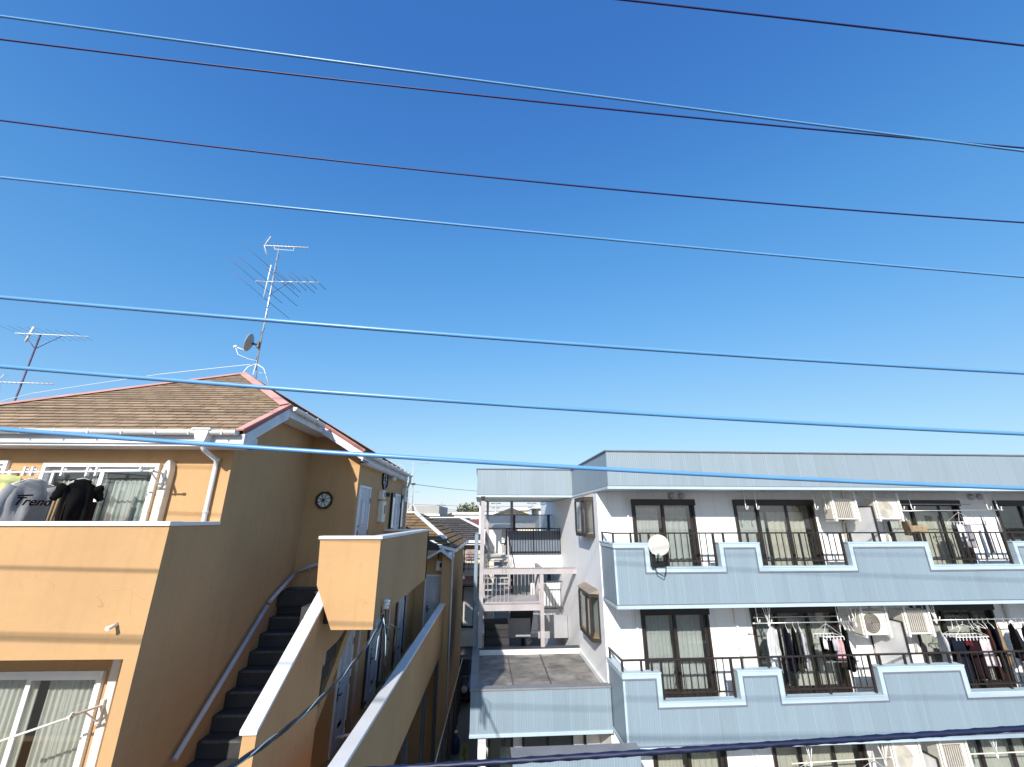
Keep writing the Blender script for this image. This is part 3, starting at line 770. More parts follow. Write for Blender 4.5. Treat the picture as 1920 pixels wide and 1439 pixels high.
ds, tip = dish('mast_dish', 'grey-backed satellite dish clamped low on the roof antenna mast', (-6.1, 9.6, 4.12), (-.93, -.24, .22), .225, 'O', m_dishb)
part('dish_cable', MB().tube([tip, tip+Vector((.1, 0, -.2)), tip+Vector((.35, .05, -.3)), (-5.96, 9.68, 3.7), (-5.96, 9.68, 3.55)], .008, 6), m_white, ds)
bd_, tip = dish('balcony_dish', 'round white satellite dish on the top balcony railing of the blue building', tuple(at('B', 1236, 1024, y=10.82)), (-.48, -.86, .30), .25, 'B', m_dishb)
dc_ = at('B', 1236, 1024, y=10.82)
q = MB(); q.tube([dc_+Vector((0, .08, -.05)), dc_+Vector((-.0, .16, -.3)), dc_+Vector((0, .2, -.46))], .018, 8); q.box(dc_.x-.16, dc_.x+.14, dc_.y+.1, dc_.y+.26, dc_.z-.5, dc_.z-.36); q.box(dc_.x-.2, dc_.x-.1, dc_.y+.06, dc_.y+.2, dc_.z-.52, dc_.z-.2)
part('clamp', q, m_black, bd_)
part('dish_cable', MB().tube([dc_+Vector((-.15, .08, -.45)), dc_+Vector((-.1, .02, -.62)), dc_+Vector((.05, .0, -.7)), dc_+Vector((.12, .02, -.58)), dc_+Vector((.16, .1, -.45))], .012, 6), m_black, bd_)

lm = (-17.5, 15, 3.6)
al = thing('far_antenna_mast', 'rusty antenna mast with two aerials behind the brown roof at left', 'antenna', lm)
part('mast', MB().tube([(-17.5, 15, 1.2), (-17.5, 15, 6.72)], .028, 8), m_mastr, al)
yagi(al, (-17.05, 15, 6.68), (1, .1, 0), 2.5, 9, 1.5, m_white, m_antd, r=.02, corner=False)
q = MB(); q.tube([(-17.95, 15, 6.38), (-17.85, 15, 7.0)], .04, 6); part('reflector', q, m_white, al)
q = MB(); q.tube([(-17.5, 15, 6.1), (-16.7, 15, 6.64)], .014, 5); q.tube([(-17.5, 15, 6.1), (-18.0, 15, 6.6)], .014, 5); part('boom_brace', q, m_antd, al)
yagi(al, (-17.25, 14.9, 4.72), (1, .1, 0), 1.8, 12, .35, m_white, m_antd, r=.02)
gy = [at('O', 0, 753, y=12.2), at('O', 60, 738, y=12), at('O', 190, 718, y=11.3), at('O', 300, 702, y=10.6), at('O', 437, 687, y=9.8), Vector((-5.96, 9.7, 3.62))]
solo('guy_wire', MB().tube([gy[0]+(gy[0]-gy[1])*1.5]+gy, .008, 5), m_white, 'thin pale guy wire running from the mast foot along the brown roof', 'wire', tuple(gy[4]))

# the unseen house that carries the left mast
hl = thing('house_behind_left', 'house behind the orange one that carries the rusty antenna', 'house', (-18, 16, -7.5))
part('wall', MB().box(-22, -14, 14.2, 19, -7.5, .4), mat('house_cream', (.55, .50, .42), .8, .08, 1.5), hl)
part('roof', MB().prism([(-22.4, 13.8, .4), (-22.4, 19.4, .4), (-22.4, 16.6, 1.6)], (8.8, 0, 0)), m_shing3, hl)

# ================================================================== overhead wires
def wire(name, label, D, ang, pts, r, m, group='overhead cables crossing the view', n=10, twist=0):
    n_ = Vector((-math.sin(ang), math.cos(ang), 0)); P = []
    for u, v in pts:
        d = at('O', u, v, y=1.0); d = d*(D/d.dot(n_)); P.append(d)
    # quadratic through three points along the run
    t = Vector((math.cos(ang), math.sin(ang), 0)); T = [p.dot(t) for p in P]; Z = [p.z for p in P]
    def zq(s):
        out = 0
        for i in range(3):
            w_ = 1
            for j in range(3):
                if j != i: w_ *= (s-T[j])/(T[i]-T[j])
            out += w_*Z[i]
        k = (Z[2]-Z[0])/(T[2]-T[0])
        if s < T[0]-1: out = zq(T[0]-1) + (s-T[0]+1)*k*1.3
        if s > T[2]+1: out = zq(T[2]+1) + (s-T[2]-1)*k*.7
        return out
    s0, s1 = T[0]-14, T[2]+9; N = 60 if not twist else 700
    path = [t*s + n_*D + Vector((0, 0, zq(s))) for s in [s0+(s1-s0)*i/N for i in range(N+1)]]
    o = MB().tube(path, r, n)
    if twist:
        for i in range(N+1):
            for k in range(n):
                q = o.v[i*n+k]; c = path[i]; o.v[i*n+k] = c + (q-c)*(1+.2*math.cos(3*(6.283*k/n) + i*(s1-s0)/N*twist))
    solo(name, o, m, label, 'cable', tuple(path[0]), 'O', group)
    return path
A5 = R(3)
wire('overhead_cable', 'short purple-black cable crossing the top right corner of the sky', 2.6, A5, [(1140, -3), (1530, 41), (1920, 86)], .0095, m_cabd)
wire('overhead_cable', 'topmost of the pale blue cables, starting at the upper left', 2.7, A5, [(0, 31), (960, 160), (1920, 284)], .0112, m_cab)
wire('overhead_cable', 'thin dark cable just below the topmost blue cable, meeting it at right', 2.9, A5, [(0, 74), (960, 186), (1920, 278)], .0084, m_cabd)
wire('overhead_cable', 'thin dark cable with open sky above and below, second dark one', 2.7, A5, [(0, 226), (960, 337), (1920, 418)], .0068, m_cabd)
wire('overhead_cable', 'slender blue cable crossing the sky just above the roof antenna', 2.6, A5, [(0, 333), (960, 432), (1920, 520)], .0092, m_cab)
wire('overhead_cable', 'thick blue cable crossing the roof antenna mast', 2.35, A5, [(0, 557.7), (960, 637), (1920, 700)], .0122, m_cab)
wire('overhead_cable', 'thick blue cable crossing the brown shingle roof near its ridge', 2.0, A5, [(0, 687), (960, 760), (1920, 814)], .0108, m_cab)
wire('overhead_cable', 'lowest thick blue cable, crossing both the orange gutter and blue roof band', 2.35, A5, [(0, 805), (960, 870), (1920, 916)], .0124, m_cab)
pn = wire('overhead_cable', 'navy twisted cable rising to the right along the bottom edge', 2.0, R(-2), [(820, 1436), (1310, 1405), (1920, 1366)], .0096, m_cabn, n=18, twist=60)

# ================================================================== laundry on the orange balcony
def pole(name, label, a, b, fr, m=None, r=.013, group='laundry poles'):
    a, b = Vector(a), Vector(b); t = thing(name, label, 'laundry pole', tuple(a), fr, group)
    part('tube', MB().tube([a, b], r, 8), m or m_white, t)
    d = (b-a).normalized(); part('end_cap', MB().tube([a-d*.01, a+d*.04], r*1.5, 8).tube([b-d*.04, b+d*.01], r*1.5, 8), m_cream, t)
    return t
pole('laundry_pole', 'white laundry pole in front of the upper orange window', (-7.15, 5.95, .60), (-4.75, 5.95, .63), 'O')
pole('laundry_pole', 'pale laundry pole in front of the lower orange window', (-5.95, 5.93, -2.5), (-4.93, 5.93, -2.18), 'O', m_cream)

def hanger_mb(w, drop=.1):
    h = MB(); h.tube([(-w*.48, 0, -drop-.07), (-w*.2, 0, -drop+.0), (0, 0, -drop+.02), (w*.2, 0, -drop), (w*.48, 0, -drop-.07), (-w*.48, 0, -drop-.07)], .007, 6)
    h.tube([(0, 0, -drop+.02), (0, 0, -.02), (.02, 0, .0), (.018, 0, .022), (0, 0, .03), (-.02, 0, .018)], .004, 6); return h
def garment(name, label, cat, hook, fr, yaw, m, w=.46, L=.66, sleeve=.5, depth=.05, seed=0, group='laundry hung out to dry', flare=1.0, hm=None, neck=.09, openf=False, hood=False):
    rr = random.Random(seed+99)
    ph = [rr.random()*6 for _ in range(4)]; drop = .1
    mb = MB(); rings = []; n = 28
    levels = [(0, neck*.8, .022), (.015, neck*1.05, .026), (.04, w*.27, .028), (.07, w*.40, .03), (.10, w*.455, .033), (.15, w*.475, depth*.75)] + [(.15+(L-.15)*k/9, w*.475*(1+(flare-1)*k/9), depth*(.75+.35*k/9)) for k in range(1, 10)]
    for zz, hw, dp in levels:
        ring = []
        for k in range(n):
            t = 2*math.pi*k/n; fold = (math.sin(math.cos(t)*7+ph[0]+zz*3)*.5 + math.sin(math.cos(t)*12+ph[1]-zz*4)*.35 + math.sin(zz*13+math.cos(t)*4+ph[3])*.3)*.024*min(1, zz/.2)*min(1.6, zz/L+.5)
            ring.append(mb._v((hw*math.cos(t)*(1+.03*math.sin(zz*9+ph[2])*min(1, zz/.3)), dp*math.sin(t)+fold*(.4+abs(math.sin(t))), -drop-zz)))
        rings.append(ring)
    for i in range(len(rings)-1):
        for k in range(n): mb.face([rings[i][k], rings[i][(k+1) % n], rings[i+1][(k+1) % n], rings[i+1][k]], True)
    mb.face(rings[-1], True)
    if sleeve:
        for s_ in (-1, 1):
            N = 8; pts = []; rs = []
            for k in range(N+1):
                t = k/N; pts.append((s_*(w*.40+(.085 if sleeve > .3 else .10)*math.sin(t*1.5)+.015*math.sin(t*5+ph[3])), .012*math.sin(t*6+ph[2]), -drop-.085-sleeve*t)); rs.append((.078 if sleeve > .3 else .072)*(.75 if k == 0 else 1)-.03*t+.006*math.sin(k*1.7+ph[1]))
            v0_ = len(mb.v)
            mb.tube(pts, rs, 12)
            for q in mb.v[v0_:]: q.y *= .5
    if hood: mb.lathe([(.02, -.09), (.10, -.06), (.11, 0), (.07, .06), (.02, .08)], (0, .05, -drop-.02), (0, .4, 1), 14)
    o = solo(name, mb, m, label, cat, tuple(hook), fr, group, rz=yaw)
    part('hanger', hanger_mb(w*.92, drop), hm or m_white, o)
    return o
def towel(name, label, cat, c, fr, m, w, L, yaw=0, seed=0, group='laundry hung out to dry', folds=2.5, amp=.03, over=True):
    rr = random.Random(seed); ph = rr.random()*6
    def fn(a, b):
        x = (a-.5)*w*(1-.06*b+.03*math.sin(b*4+ph)); y = amp*math.sin(a*folds*6.283+ph)*min(1, b*2)-.012*b
        return (x, y, -L*b + .01*math.sin(a*5))
    mb = MB().grid(fn, 28, 10)
    if over: mb.grid(lambda a, b: ((a-.5)*w*.97, .028+amp*.5*math.sin(a*folds*6.283+ph+1)*b, .006-L*.6*b), 24, 6)
    return solo(name, mb, m, label, cat, tuple(c), fr, group, solid=.008, rz=yaw)

c_grey = cloth('grey_jersey', (.36, .36, .37)); c_blk = cloth('black_jersey', (.008, .0075, .008)); c_navy = cloth('navy_cloth', (.010, .011, .024))
c_char = cloth('charcoal_cloth', (.022, .023, .03)); c_wht = cloth('white_cloth', (.78, .78, .79)); c_olive = cloth('olive_cloth', (.05, .05, .042))
c_tan = cloth('tan_cloth', (.34, .235, .14)); c_brn = cloth('brown_cloth', (.06, .026, .022)); c_pink = cloth('pink_cloth', (.66, .42, .45)); c_lav = cloth('lavender_cloth', (.34, .33, .44))
c_bur = cloth('burgundy_cloth', (.02, .009, .012)); c_dnm = cloth('dark_denim', (.010, .014, .026)); c_yel = cloth('yellow_bag', (.62, .62, .28)); c_lt = cloth('light_grey_cloth', (.52, .52, .56)); c_lblue = cloth('pale_blue_cloth', (.40, .55, .68)); c_cream = cloth('cream_cloth', (.74, .68, .56)); c_mar = cloth('red_cloth', (.10, .014, .02))
def swtext(o, txt, size, loc, m, shear=.3):
    cu = bpy.data.curves.new('lettering', 'FONT'); cu.body = txt; cu.size = size; cu.shear = shear; cu.align_x = 'CENTER'; cu.extrude = .001; cu.offset = .003
    tmp = bpy.data.objects.new('lettering', cu); col.objects.link(tmp)
    bpy.context.view_layer.update()
    me = bpy.data.meshes.new_from_object(tmp.evaluated_get(bpy.context.evaluated_depsgraph_get()))
    bpy.data.objects.remove(tmp)
    me.transform(Matrix.Translation(loc) @ Matrix.Rotation(R(90), 4, 'X')); me.materials.append(m)
    q = bpy.data.objects.new('lettering', me); col.objects.link(q); q.parent = o; ORG[q.name] = ORG[o.name]; return q
garment('jacket', 'dark navy jacket hanging leftmost on the orange balcony', 'jacket', (-6.62, 5.95, .61), 'O', R(74), c_navy, .5, .8, .62, .07, 1, hood=True)
towel('plastic_bag', 'yellow-green plastic bag clipped at the left end of the upper pole', 'bag', (-6.55, 5.88, .56), 'O', c_yel, .24, .24, R(20), 3, folds=1, over=False)
sw = garment('sweatshirt', 'grey sweatshirt with black script lettering on the orange balcony', 'sweatshirt', (-6.27, 5.95, .605), 'O', R(64), c_grey, .47, .72, .62, .055, 2)
swtext(sw, 'Trend', .145, (.01, -.088, -.43), c_blk, .35)
part('lettering_stroke', MB().bar((-.14, -.086, -.315), (.0, -.086, -.30), .004, .02, (0, 0, 1)), c_blk, sw)
garment('shirt', 'black short sleeved shirt with small white badge on the orange balcony', 'shirt', (-5.64, 5.95, .61), 'O', R(60), c_blk, .34, .60, .18, .06, 5)
towel('trousers', 'dark brown trousers hanging below the black shirt', 'trousers', (-5.60, 5.97, .22), 'O', cloth('dark_brown_cloth', (.022, .012, .01)), .34, .75, R(60), 6)
towel('towel', 'pale brown towel seen edgewise between sweatshirt and black shirt', 'towel', (-5.93, 6.0, .42), 'O', cloth('towel_brown', (.36, .27, .18)), .1, .8, R(20), 9, over=False)
pg = thing('clothes_pegs', 'white plastic pegs clipped along the upper orange balcony pole', 'pegs', (-6.3, 5.95, .62), 'O')
for x in (-6.95, -6.45, -6.35, -5.95, -5.62, -5.5): part('peg', MB().box(x-.012, x+.012, 5.93, 5.97, .56, .68).box(x-.01, x+.05, 5.945, 5.955, .64, .655), m_white, pg)

# ================================================================== BLUE APARTMENT BUILDING
bb = thing('blue_apartment_building', 'three storey white and blue ribbed apartment building with notched balconies', 'apartment building', (3.33, 12, -7.5), 'B')
BX, RX, BW, BF = 3.33, 24.0, 12.2, 11.0
PT = -2.82
lev = [0, PT, 2*PT]
wins = [(4.33, 6.19), (7.39, 9.85), (12.1, 14.55), (15.75, 17.6), (19.0, 21.4)]
notch = [(4.25, 6.12), (7.19, 9.64), (11.88, 14.36), (15.4, 17.3), (18.7, 21.2)]
holes = []
for d in lev:
    for a, b in wins: holes.append((a, b, -1.5+d, .53+d))
w = MB()
w.wall(lambda a, b, d: (a, BW+d, b), BX, RX, -7.5, .78, holes, .12)
fs = [(0, 0, 0)]
w.poly([(BX, 24.0, -7.5), (BX, BW, -7.5), (BX, BW, .78), (BX, 24.0, .78)])
w.poly([(RX, BW, -7.5), (RX, 24, -7.5), (RX, 24, .78), (RX, BW, .78)]); w.poly([(RX, 24, -7.5), (BX, 24, -7.5), (BX, 24, .78), (RX, 24, .78)])
part('wall', w, m_side, bb)
# roof band
rb = MB(); zt, zb = 1.74, .84
def bandpanel(mb, a, b, z0, z1, th=.1):
    a, b = Vector((a[0], a[1], 0)), Vector((b[0], b[1], 0)); d = (b-a).normalized(); nrm = Vector((d.y, -d.x, 0))
    mb.poly([a+Vector((0, 0, z0)), b+Vector((0, 0, z0)), b+Vector((0, 0, z1)), a+Vector((0, 0, z1))])
    i0, i1 = a-nrm*th, b-nrm*th
    mb.poly([i1+Vector((0, 0, z0)), i0+Vector((0, 0, z0)), i0+Vector((0, 0, z1)), i1+Vector((0, 0, z1))])
segs = [((-.16, 19.9), (-.16, 15.5)), ((-.16, 15.5), (BX, 15.5)), ((BX, 15.5), (BX, BF)), ((BX, BF), (RX, BF)), ((RX, BF), (RX, 24)), ((RX, 24), (BX, 24)), ((BX, 24), (BX, 19.9)), ((BX, 19.9), (-.16, 19.9))]
for a, b in segs: bandpanel(rb, a, b, zb, zt)
ro = part('roof_band', rb, m_bluer, bb)
tl_ = MB(); tr_ = MB(); dl = MB()
for a, b in segs:
    a3, b3 = Vector((a[0], a[1], 0)), Vector((b[0], b[1], 0)); d = (b3-a3).normalized(); nrm = Vector((d.y, -d.x, 0)); e = d*.02
    z = lambda q: Vector((0, 0, q))
    tl_.bar(a3-e+nrm*-.03+z(zt+.018), b3+e+nrm*-.03+z(zt+.018), .13, .035)
    dl.bar(a3-d*.012+nrm*.004+z(zb-.005), b3+d*.012+nrm*.004+z(zb-.005), .022, .022)
    tr_.bar(a3-d*.02-nrm*.02+z(zb-.05), b3+d*.02-nrm*.02+z(zb-.05), .09, .068)
part('coping', tl_, m_greyl, ro); part('band_drip', dl, m_greyl, ro); part('eave_trim', tr_, m_cap, ro)
sf = MB(); sf.box(BX+.03, RX, BF+.03, BW-.002, zb-.06, zb-.03); sf.box(-.13, BX-.03, 15.54, 19.85, zb-.06, zb-.03)
part('soffit', sf, m_soff, ro)
rr_ = MB(); rr_.poly([(BX, BF, zt-.15), (RX, BF, zt-.15), (RX, 24, zt-.15), (BX, 24, zt-.15)]); rr_.poly([(-.16, 15.5, zt-.15), (BX, 15.5, zt-.15), (BX, 19.9, zt-.15), (-.16, 19.9, zt-.15)])
part('roof', rr_, m_flat, bb)
# balconies
for li, d in enumerate(lev[:2]):
    ztop, zn, zbot = -.60+d, -1.17+d, -2.0+d
    pn_ = MB()
    A = [BX+.03]; 
    for a, b in notch: A += [a-.0, b+.0]
    A.append(RX)
    for yy, fl in ((BF, 1), (BF+.14, -1)):
        xs = A
        for i in range(len(xs)-1):
            top_ = ztop if i % 2 == 0 else zn
            q = [(xs[i], yy, zbot), (xs[i+1], yy, zbot), (xs[i+1], yy, top_), (xs[i], yy, top_)]
            pn_.poly(q if fl > 0 else q[::-1])
    pn_.poly([(BX+.03, BW, zbot), (BX+.03, BF, zbot), (BX+.03, BF, ztop), (BX+.03, BW, ztop)]); pn_.poly([(BX+.17, BF+.14, zbot), (BX+.17, BW, zbot), (BX+.17, BW, ztop), (BX+.17, BF+.14, ztop)])
    bo = part('balcony', pn_, m_blue, bb)
    cp = MB(); gl_ = MB(); ct = .075
    for i in range(len(A)-1):
        x0, x1 = A[i], A[i+1]
        if i % 2 == 0:
            cp.box(x0-.02, x1+.02 if x1 < RX else x1, BF-.035, BF+.17, ztop, ztop+.03); cp.box(x0+(0 if i else -.02), x1, BF-.022, BF-.001, ztop-.09, ztop)
            gl_.box(x0+(.1 if i else -.015), x1-(.1 if x1 < RX else 0), BF-.018, BF-.001, ztop-.125, ztop-.09)
        else:
            cp.box(x0-.0, x1+.0, BF-.035, BF+.17, zn, zn+.03); cp.box(x0-.1, x1+.1, BF-.022, BF-.001, zn-.09, zn)
            cp.box(x0-.1, x0, BF-.022, BF-.001, zn, ztop-.09); cp.box(x1, x1+.1, BF-.022, BF-.001, zn, ztop-.09)
            cp.box(x0-.02, x0+.008, BF-.034, BF+.169, zn+.03, ztop); cp.box(x1-.008, x1+.02, BF-.034, BF+.169, zn+.03, ztop)
            gl_.box(x0-.13, x1+.13, BF-.018, BF-.001, zn-.125, zn-.09); gl_.box(x0-.13, x0-.1, BF-.018, BF-.001, zn-.09, ztop-.125); gl_.box(x1+.1, x1+.13, BF-.018, BF-.001, zn-.09, ztop-.125)
    cp.box(BX-.005, BX+.2, BF+.17, BW-.002, ztop, ztop+.03); cp.box(BX+.008, BX+.029, BF, BW-.002, ztop-.09, ztop)
    part('cap', cp, m_cap, bo, .004); part('cap_drip', gl_, m_greyl, bo)
    fl = MB(); fl.box(BX+.04, RX, BF+.02, BW-.002, zbot-.02, zbot+.24); part('floor_slab', fl, m_conc, bo)
    tr_ = MB(); tr_.box(BX+.01, RX, BF-.02, BF+.06, zbot-.075, zbot-.0); tr_.box(BX+.005, BX+.06, BF+.06, BW-.002, zbot-.075, zbot)
    part('bottom_trim', tr_, m_cap, bo, .004)
    part('trim_line', MB().box(BX+.005, RX, BF-.012, BF-.001, zbot, zbot+.025).box(BX+.018, BX+.029, BF-.012, BW-.004, zbot, zbot+.025), m_greyl, bo)
    us = MB(); us.box(BX+.06, RX, BF+.06, BW-.002, zbot-.06, zbot-.021); part('soffit', us, m_soff, bo)
    # corner mould
    part('corner_trim', MB().box(BX+.02, BX+.07, BF-.006, BF-.001, zbot+.02, ztop-.12), m_cap, bo)
    # railing
    rl = MB(); zr = -.345+d; yr = BF+.09
    rl.bar((BX+.04, yr, zr), (RX, yr, zr), .055, .035); rl.bar((BX+.06, yr, zr), (BX+.06, BW-.08, zr), .05, .035)
    for x in [BX+.06, 3.85, 4.1, 6.32, 6.98, 9.84, 10.5, 11.1, 11.68, 14.56, 15.2, 17.5, 18.5, 21.4]:
        rl.box(x-.022, x+.022, yr-.025, yr+.025, ztop+.03, zr)
    rl.box(BX+.04, BX+.08, BW-.14, BW-.09, ztop+.03, zr)
    rlo = part('railing', rl, m_dark, bb, .004)
    for a, b in notch:
        bl = MB(); x = a+.09
        bl.box(a+.05, a+.1, yr-.025, yr+.025, zn+.03, zr-.02); bl.box(b-.1, b-.05, yr-.025, yr+.025, zn+.03, zr-.02)
        bl.bar((a+.1, yr, zn+.15), (b-.1, yr, zn+.15), .03, .03)
        nn = int((b-a-.2)/.155)
        for k in range(1, nn): 
            xx = a+.1+(b-a-.2)*k/nn; big = abs(k-nn//2) < 1 and b-a > 2
            bl.box(xx-(.02 if big else .009), xx+(.02 if big else .009), yr-(.02 if big else .009), yr+(.02 if big else .009), (zn+.03) if big else (zn+.16), zr-.02)
        part('baluster_panel', bl, m_dark, rlo)
# windows
rs = random.Random(4); m_c2 = cloth('grey_white_curtain', (.70, .72, .72), .05, .35, .05); m_c3 = cloth('cream_curtain', (.80, .76, .66), .05, .35, .05)
for li, d in enumerate(lev):
    for wi, (a, b) in enumerate(wins):
        xf = XF(0, BW, 0); z0, z1 = -1.5+d, .53+d
        if wi in (0, 3): 
            cs = [(a+.1, (a+b)/2-.03, .33+d, z0+.05, 7, m_curt if li else m_curt), ((a+b)/2+.03, b-.1, .33+d, z0+.05, 5 if li else 3.5, m_curt if li else m_curtd)]
            sp_ = None; n = 2
        else:
            sp_ = [a+.06, a+(b-a)*.3, a+(b-a)*.66, b-.06] if wi != 2 else [a+.06, a+(b-a)*.38, a+(b-a)*.74, b-.06]
            cs = [(a+.1, a+(b-a)*.42, .2+d, z0+.05, 6, m_curt), (a+(b-a)*.44, b-.1, .2+d, z0+.05, 8, m_curtd if li == 0 and wi == 1 else m_curt)] if li < 2 else [(a+.1, b-.1, .25+d, z0+.05, 14, m_curtg)]
            n = 3
        if wi == 3 and li == 0: cs = []
        pal = [m_curt, m_c2, m_c3, m_curtd]; k0 = rs.randrange(4)
        cs = [(c0+rs.uniform(0, .08), c1-rs.uniform(0, .12), ct, cb, fo*rs.uniform(.7, 1.3), pal[(k0+rs.randrange(2)) % 4]) for c0, c1, ct, cb, fo, cm in cs]
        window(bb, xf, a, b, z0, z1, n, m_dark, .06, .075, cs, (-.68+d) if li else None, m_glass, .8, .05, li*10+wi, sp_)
        # shutter box hood
        part('window_head', MB().box(a-.02, b+.02, BW-.09, BW-.051, .38+d, .55+d), m_dark, bb, .004)
# downpipes, vents, cables on the facade
dp = MB()
for x in (4.22, ):
    dp.tube([(x-.02, BW-.05, .62), (x-.02, BW-.05, -1.7)], .03, 8); dp.tube([(x-.02, BW-.05, -2.1), (x-.02, BW-.05, -4.6)], .028, 8)
dp.tube([(6.9, BW-.12, -2.1), (6.9, BW-.12, -2.22), (6.95, BW-.05, -2.35), (6.95, BW-.05, -4.6)], .045, 8)
dp.tube([(6.9, BW-.12, -4.92), (6.9, BW-.12, -5.0), (6.95, BW-.05, -5.15), (6.95, BW-.05, -7.5)], .045, 8); dp.tube([(10.9, BW-.06, .75), (10.9, BW-.06, -7.5)], .035, 8); dp.tube([(14.95, BW-.06, -2.1), (14.95, BW-.06, -7.5)], .05, 8)
parts('downpipe', dp, m_side, bb)
vh = MB()
for d in lev[:1]:
    for x in (5.55, 5.85, 15.05, 15.35): vh.lathe([(.085, 0), (.09, .06), (.07, .1), (.02, .115)], (x, BW-.001, .66+d), (0, -1, -.25), 14)
parts('vent_hood', vh, m_rail, bb)
# partitions between flats
for d in lev:
    po = part('balcony_partition', MB().box(10.72, 10.745, BF+.16, BW-.06, -1.4+d, .32+d), m_trim, bb)
    part('partition_frame', MB().box(10.71, 10.755, BF+.14, BF+.16, -1.7+d, .34+d).box(10.71, 10.755, BF+.16, BW-.01, .32+d, .35+d).box(10.71, 10.755, BW-.06, BW-.012, -1.7+d, .32+d).box(10.71, 10.755, BF+.16, BW-.06, -1.43+d, -1.4+d), m_dark, po)
# bay windows on the side wall
for li, (zt_, zb_) in enumerate(((.60, -.47), (-2.02, -3.15))):
    P = [(3.33, 12.60), (3.10, 12.70), (3.10, 14.06), (3.33, 14.16)]
    f = MB()
    def rim(z0, z1, o_=0):
        f.prism([(BX, 12.60-o_, z0), (3.10-o_, 12.70-o_, z0), (3.10-o_, 14.06+o_, z0), (BX, 14.16+o_, z0)], (0, 0, z1-z0))
    rim(zb_-.03, zb_+.07, .015); rim(zt_-.06, zt_+.03, .015)
    for x, y in ((3.105, 12.705), (3.105, 14.055), (3.105, 13.2)): f.bar((x, y, zb_+.07), (x, y, zt_-.06), .06, .06)
    for x, y in ((3.315, 12.62), (3.315, 14.14)): f.bar((x, y, zb_+.07), (x, y, zt_-.06), .045, .045)
    bw = part('bay_window', f, m_dark, bb, .004)
    hd = MB(); hd.prism([(BX, 12.56, zt_+.03), (3.06, 12.66, zt_+.03), (3.06, 14.10, zt_+.03), (BX, 14.2, zt_+.03), ], (0, 0, .012)); hd.poly([(3.06, 12.66, zt_+.043), (3.06, 14.1, zt_+.043), (BX, 14.2, zt_+.14), (BX, 12.56, zt_+.14)]); hd.poly([(BX, 12.56, zt_+.043), (3.06, 12.66, zt_+.043), (BX, 12.56, zt_+.14)])
    part('hood', hd, mat('brown_hood', (.30, .245, .19), .5, .15, 3), bw)
    gp_ = MB()
    for (xa, ya), (xb, yb) in zip(P[:-1], P[1:]):
        gp_.poly([(xa+.006, ya, zb_+.05), (xb+.006, yb, zb_+.05), (xb+.006, yb, zt_-.05), (xa+.006, ya, zt_-.05)])
    part('pane', gp_, m_glass, bw)
    part('bay_lining', MB().box(3.318, 3.327, 12.64, 14.12, zb_+.05, zt_-.05), mat('bay_interior', (.34, .38, .37), .7, .1, 2), bw)
    part('sill_board', MB().prism([(BX, 12.62, zb_+.07), (3.12, 12.72, zb_+.07), (3.12, 14.04, zb_+.07), (BX, 14.14, zb_+.07)], (0, 0, .015)), mat('wood_sill', (.45, .28, .13), .5), bw)
    if li: part('curtain', MB().grid(lambda a, b: (3.16+.018*math.sin(a*50), 12.85+1.1*a, zt_-.08-(zt_-zb_-.18)*b), 60, 4), m_curt, bw)
    else: part('curtain', MB().grid(lambda a, b: (3.24+.012*math.sin(a*30), 13.1+.9*a, zt_-.3-(zt_-zb_-.4)*b), 40, 4), m_curt, bw)
# --- stair wing
sw_ = MB(); sw_.box(.0, .14, 15.44, 15.58, -4.2, .62); sw_.box(2.06, 2.19, 15.42, 15.55, -4.2, -1.8)
sw_.box(.25, .36, 19.55, 19.66, -7.5, .78); sw_.box(1.35, 1.47, 19.75, 19.87, -1.4, .78)
cl = parts('steel_column', sw_, m_steel, bb, .005)[0]
part('column_head', MB().box(.0, .14, 15.44, 15.58, .62, .78), m_black, cl)
bm = MB()
def hbeam(a, b, h=.2, w=.14):
    a, b = Vector(a), Vector(b); d = (b-a).normalized(); sd = d.cross(Vector((0, 0, 1))).normalized()
    bm.bar(a+Vector((0, 0, h/2-.006)), b+Vector((0, 0, h/2-.006)), w, .012); bm.bar(a-Vector((0, 0, h/2-.006)), b-Vector((0, 0, h/2-.006)), w, .012); bm.bar(a, b, .012 if w < .1 else w*.5, h-.024)
hbeam((.14, 15.48, -1.69), (BX-.002, 15.48, -1.69)); hbeam((2.12, 15.56, -1.69), (2.12, 17.0, -1.69))
hbeam((.14, 15.48, -2.79), (2.06, 15.48, -2.79), .22)
part('steel_beam', bm, m_steel, bb)
bt = MB()
for x in (.78, .9): 
    for z_ in (-1.65, -1.72): bt.lathe([(.014, 0), (.014, .012)], (x, 15.44, z_), (0, -1, 0), 8)
parts('bolt', bt, m_dsteel, bb)
ld = MB(); ld.box(.2, 2.05, 15.56, 16.9, -2.72, -2.66)
lo_ = part('landing', ld, m_steel, bb)
fa = MB()
for k in range(7): fa.box(.22, 1.08, 16.9+k*.19, 16.9+k*.19+.24, -2.48+k*.18-.03, -2.48+k*.18)
fa.prism([(.16, 16.85, -2.75), (.16, 18.25, -1.45), (.16, 18.25, -1.62), (.16, 16.98, -2.8)], (.05, 0, 0)); fa.prism([(1.09, 16.85, -2.75), (1.09, 18.25, -1.45), (1.09, 18.25, -1.62), (1.09, 16.98, -2.8)], (.05, 0, 0))
part('stair_flight', fa, m_conc, bb)
fb_ = MB(); fb_.prism([(1.2, 16.75, -2.75), (1.2, 18.25, -4.2), (1.2, 18.25, -4.02), (1.2, 16.95, -2.72)], (.85, 0, 0))
part('stair_flight', fb_, m_dsteel, bb)
for k in range(4): pass
fc = MB()
for k in range(4): fc.box(.22, 1.05, 15.75+k*.25, 17.2, -4.2+k*.18, -4.02+k*.18)
part('lower_steps', fc, m_step, bb)
rg = MB()
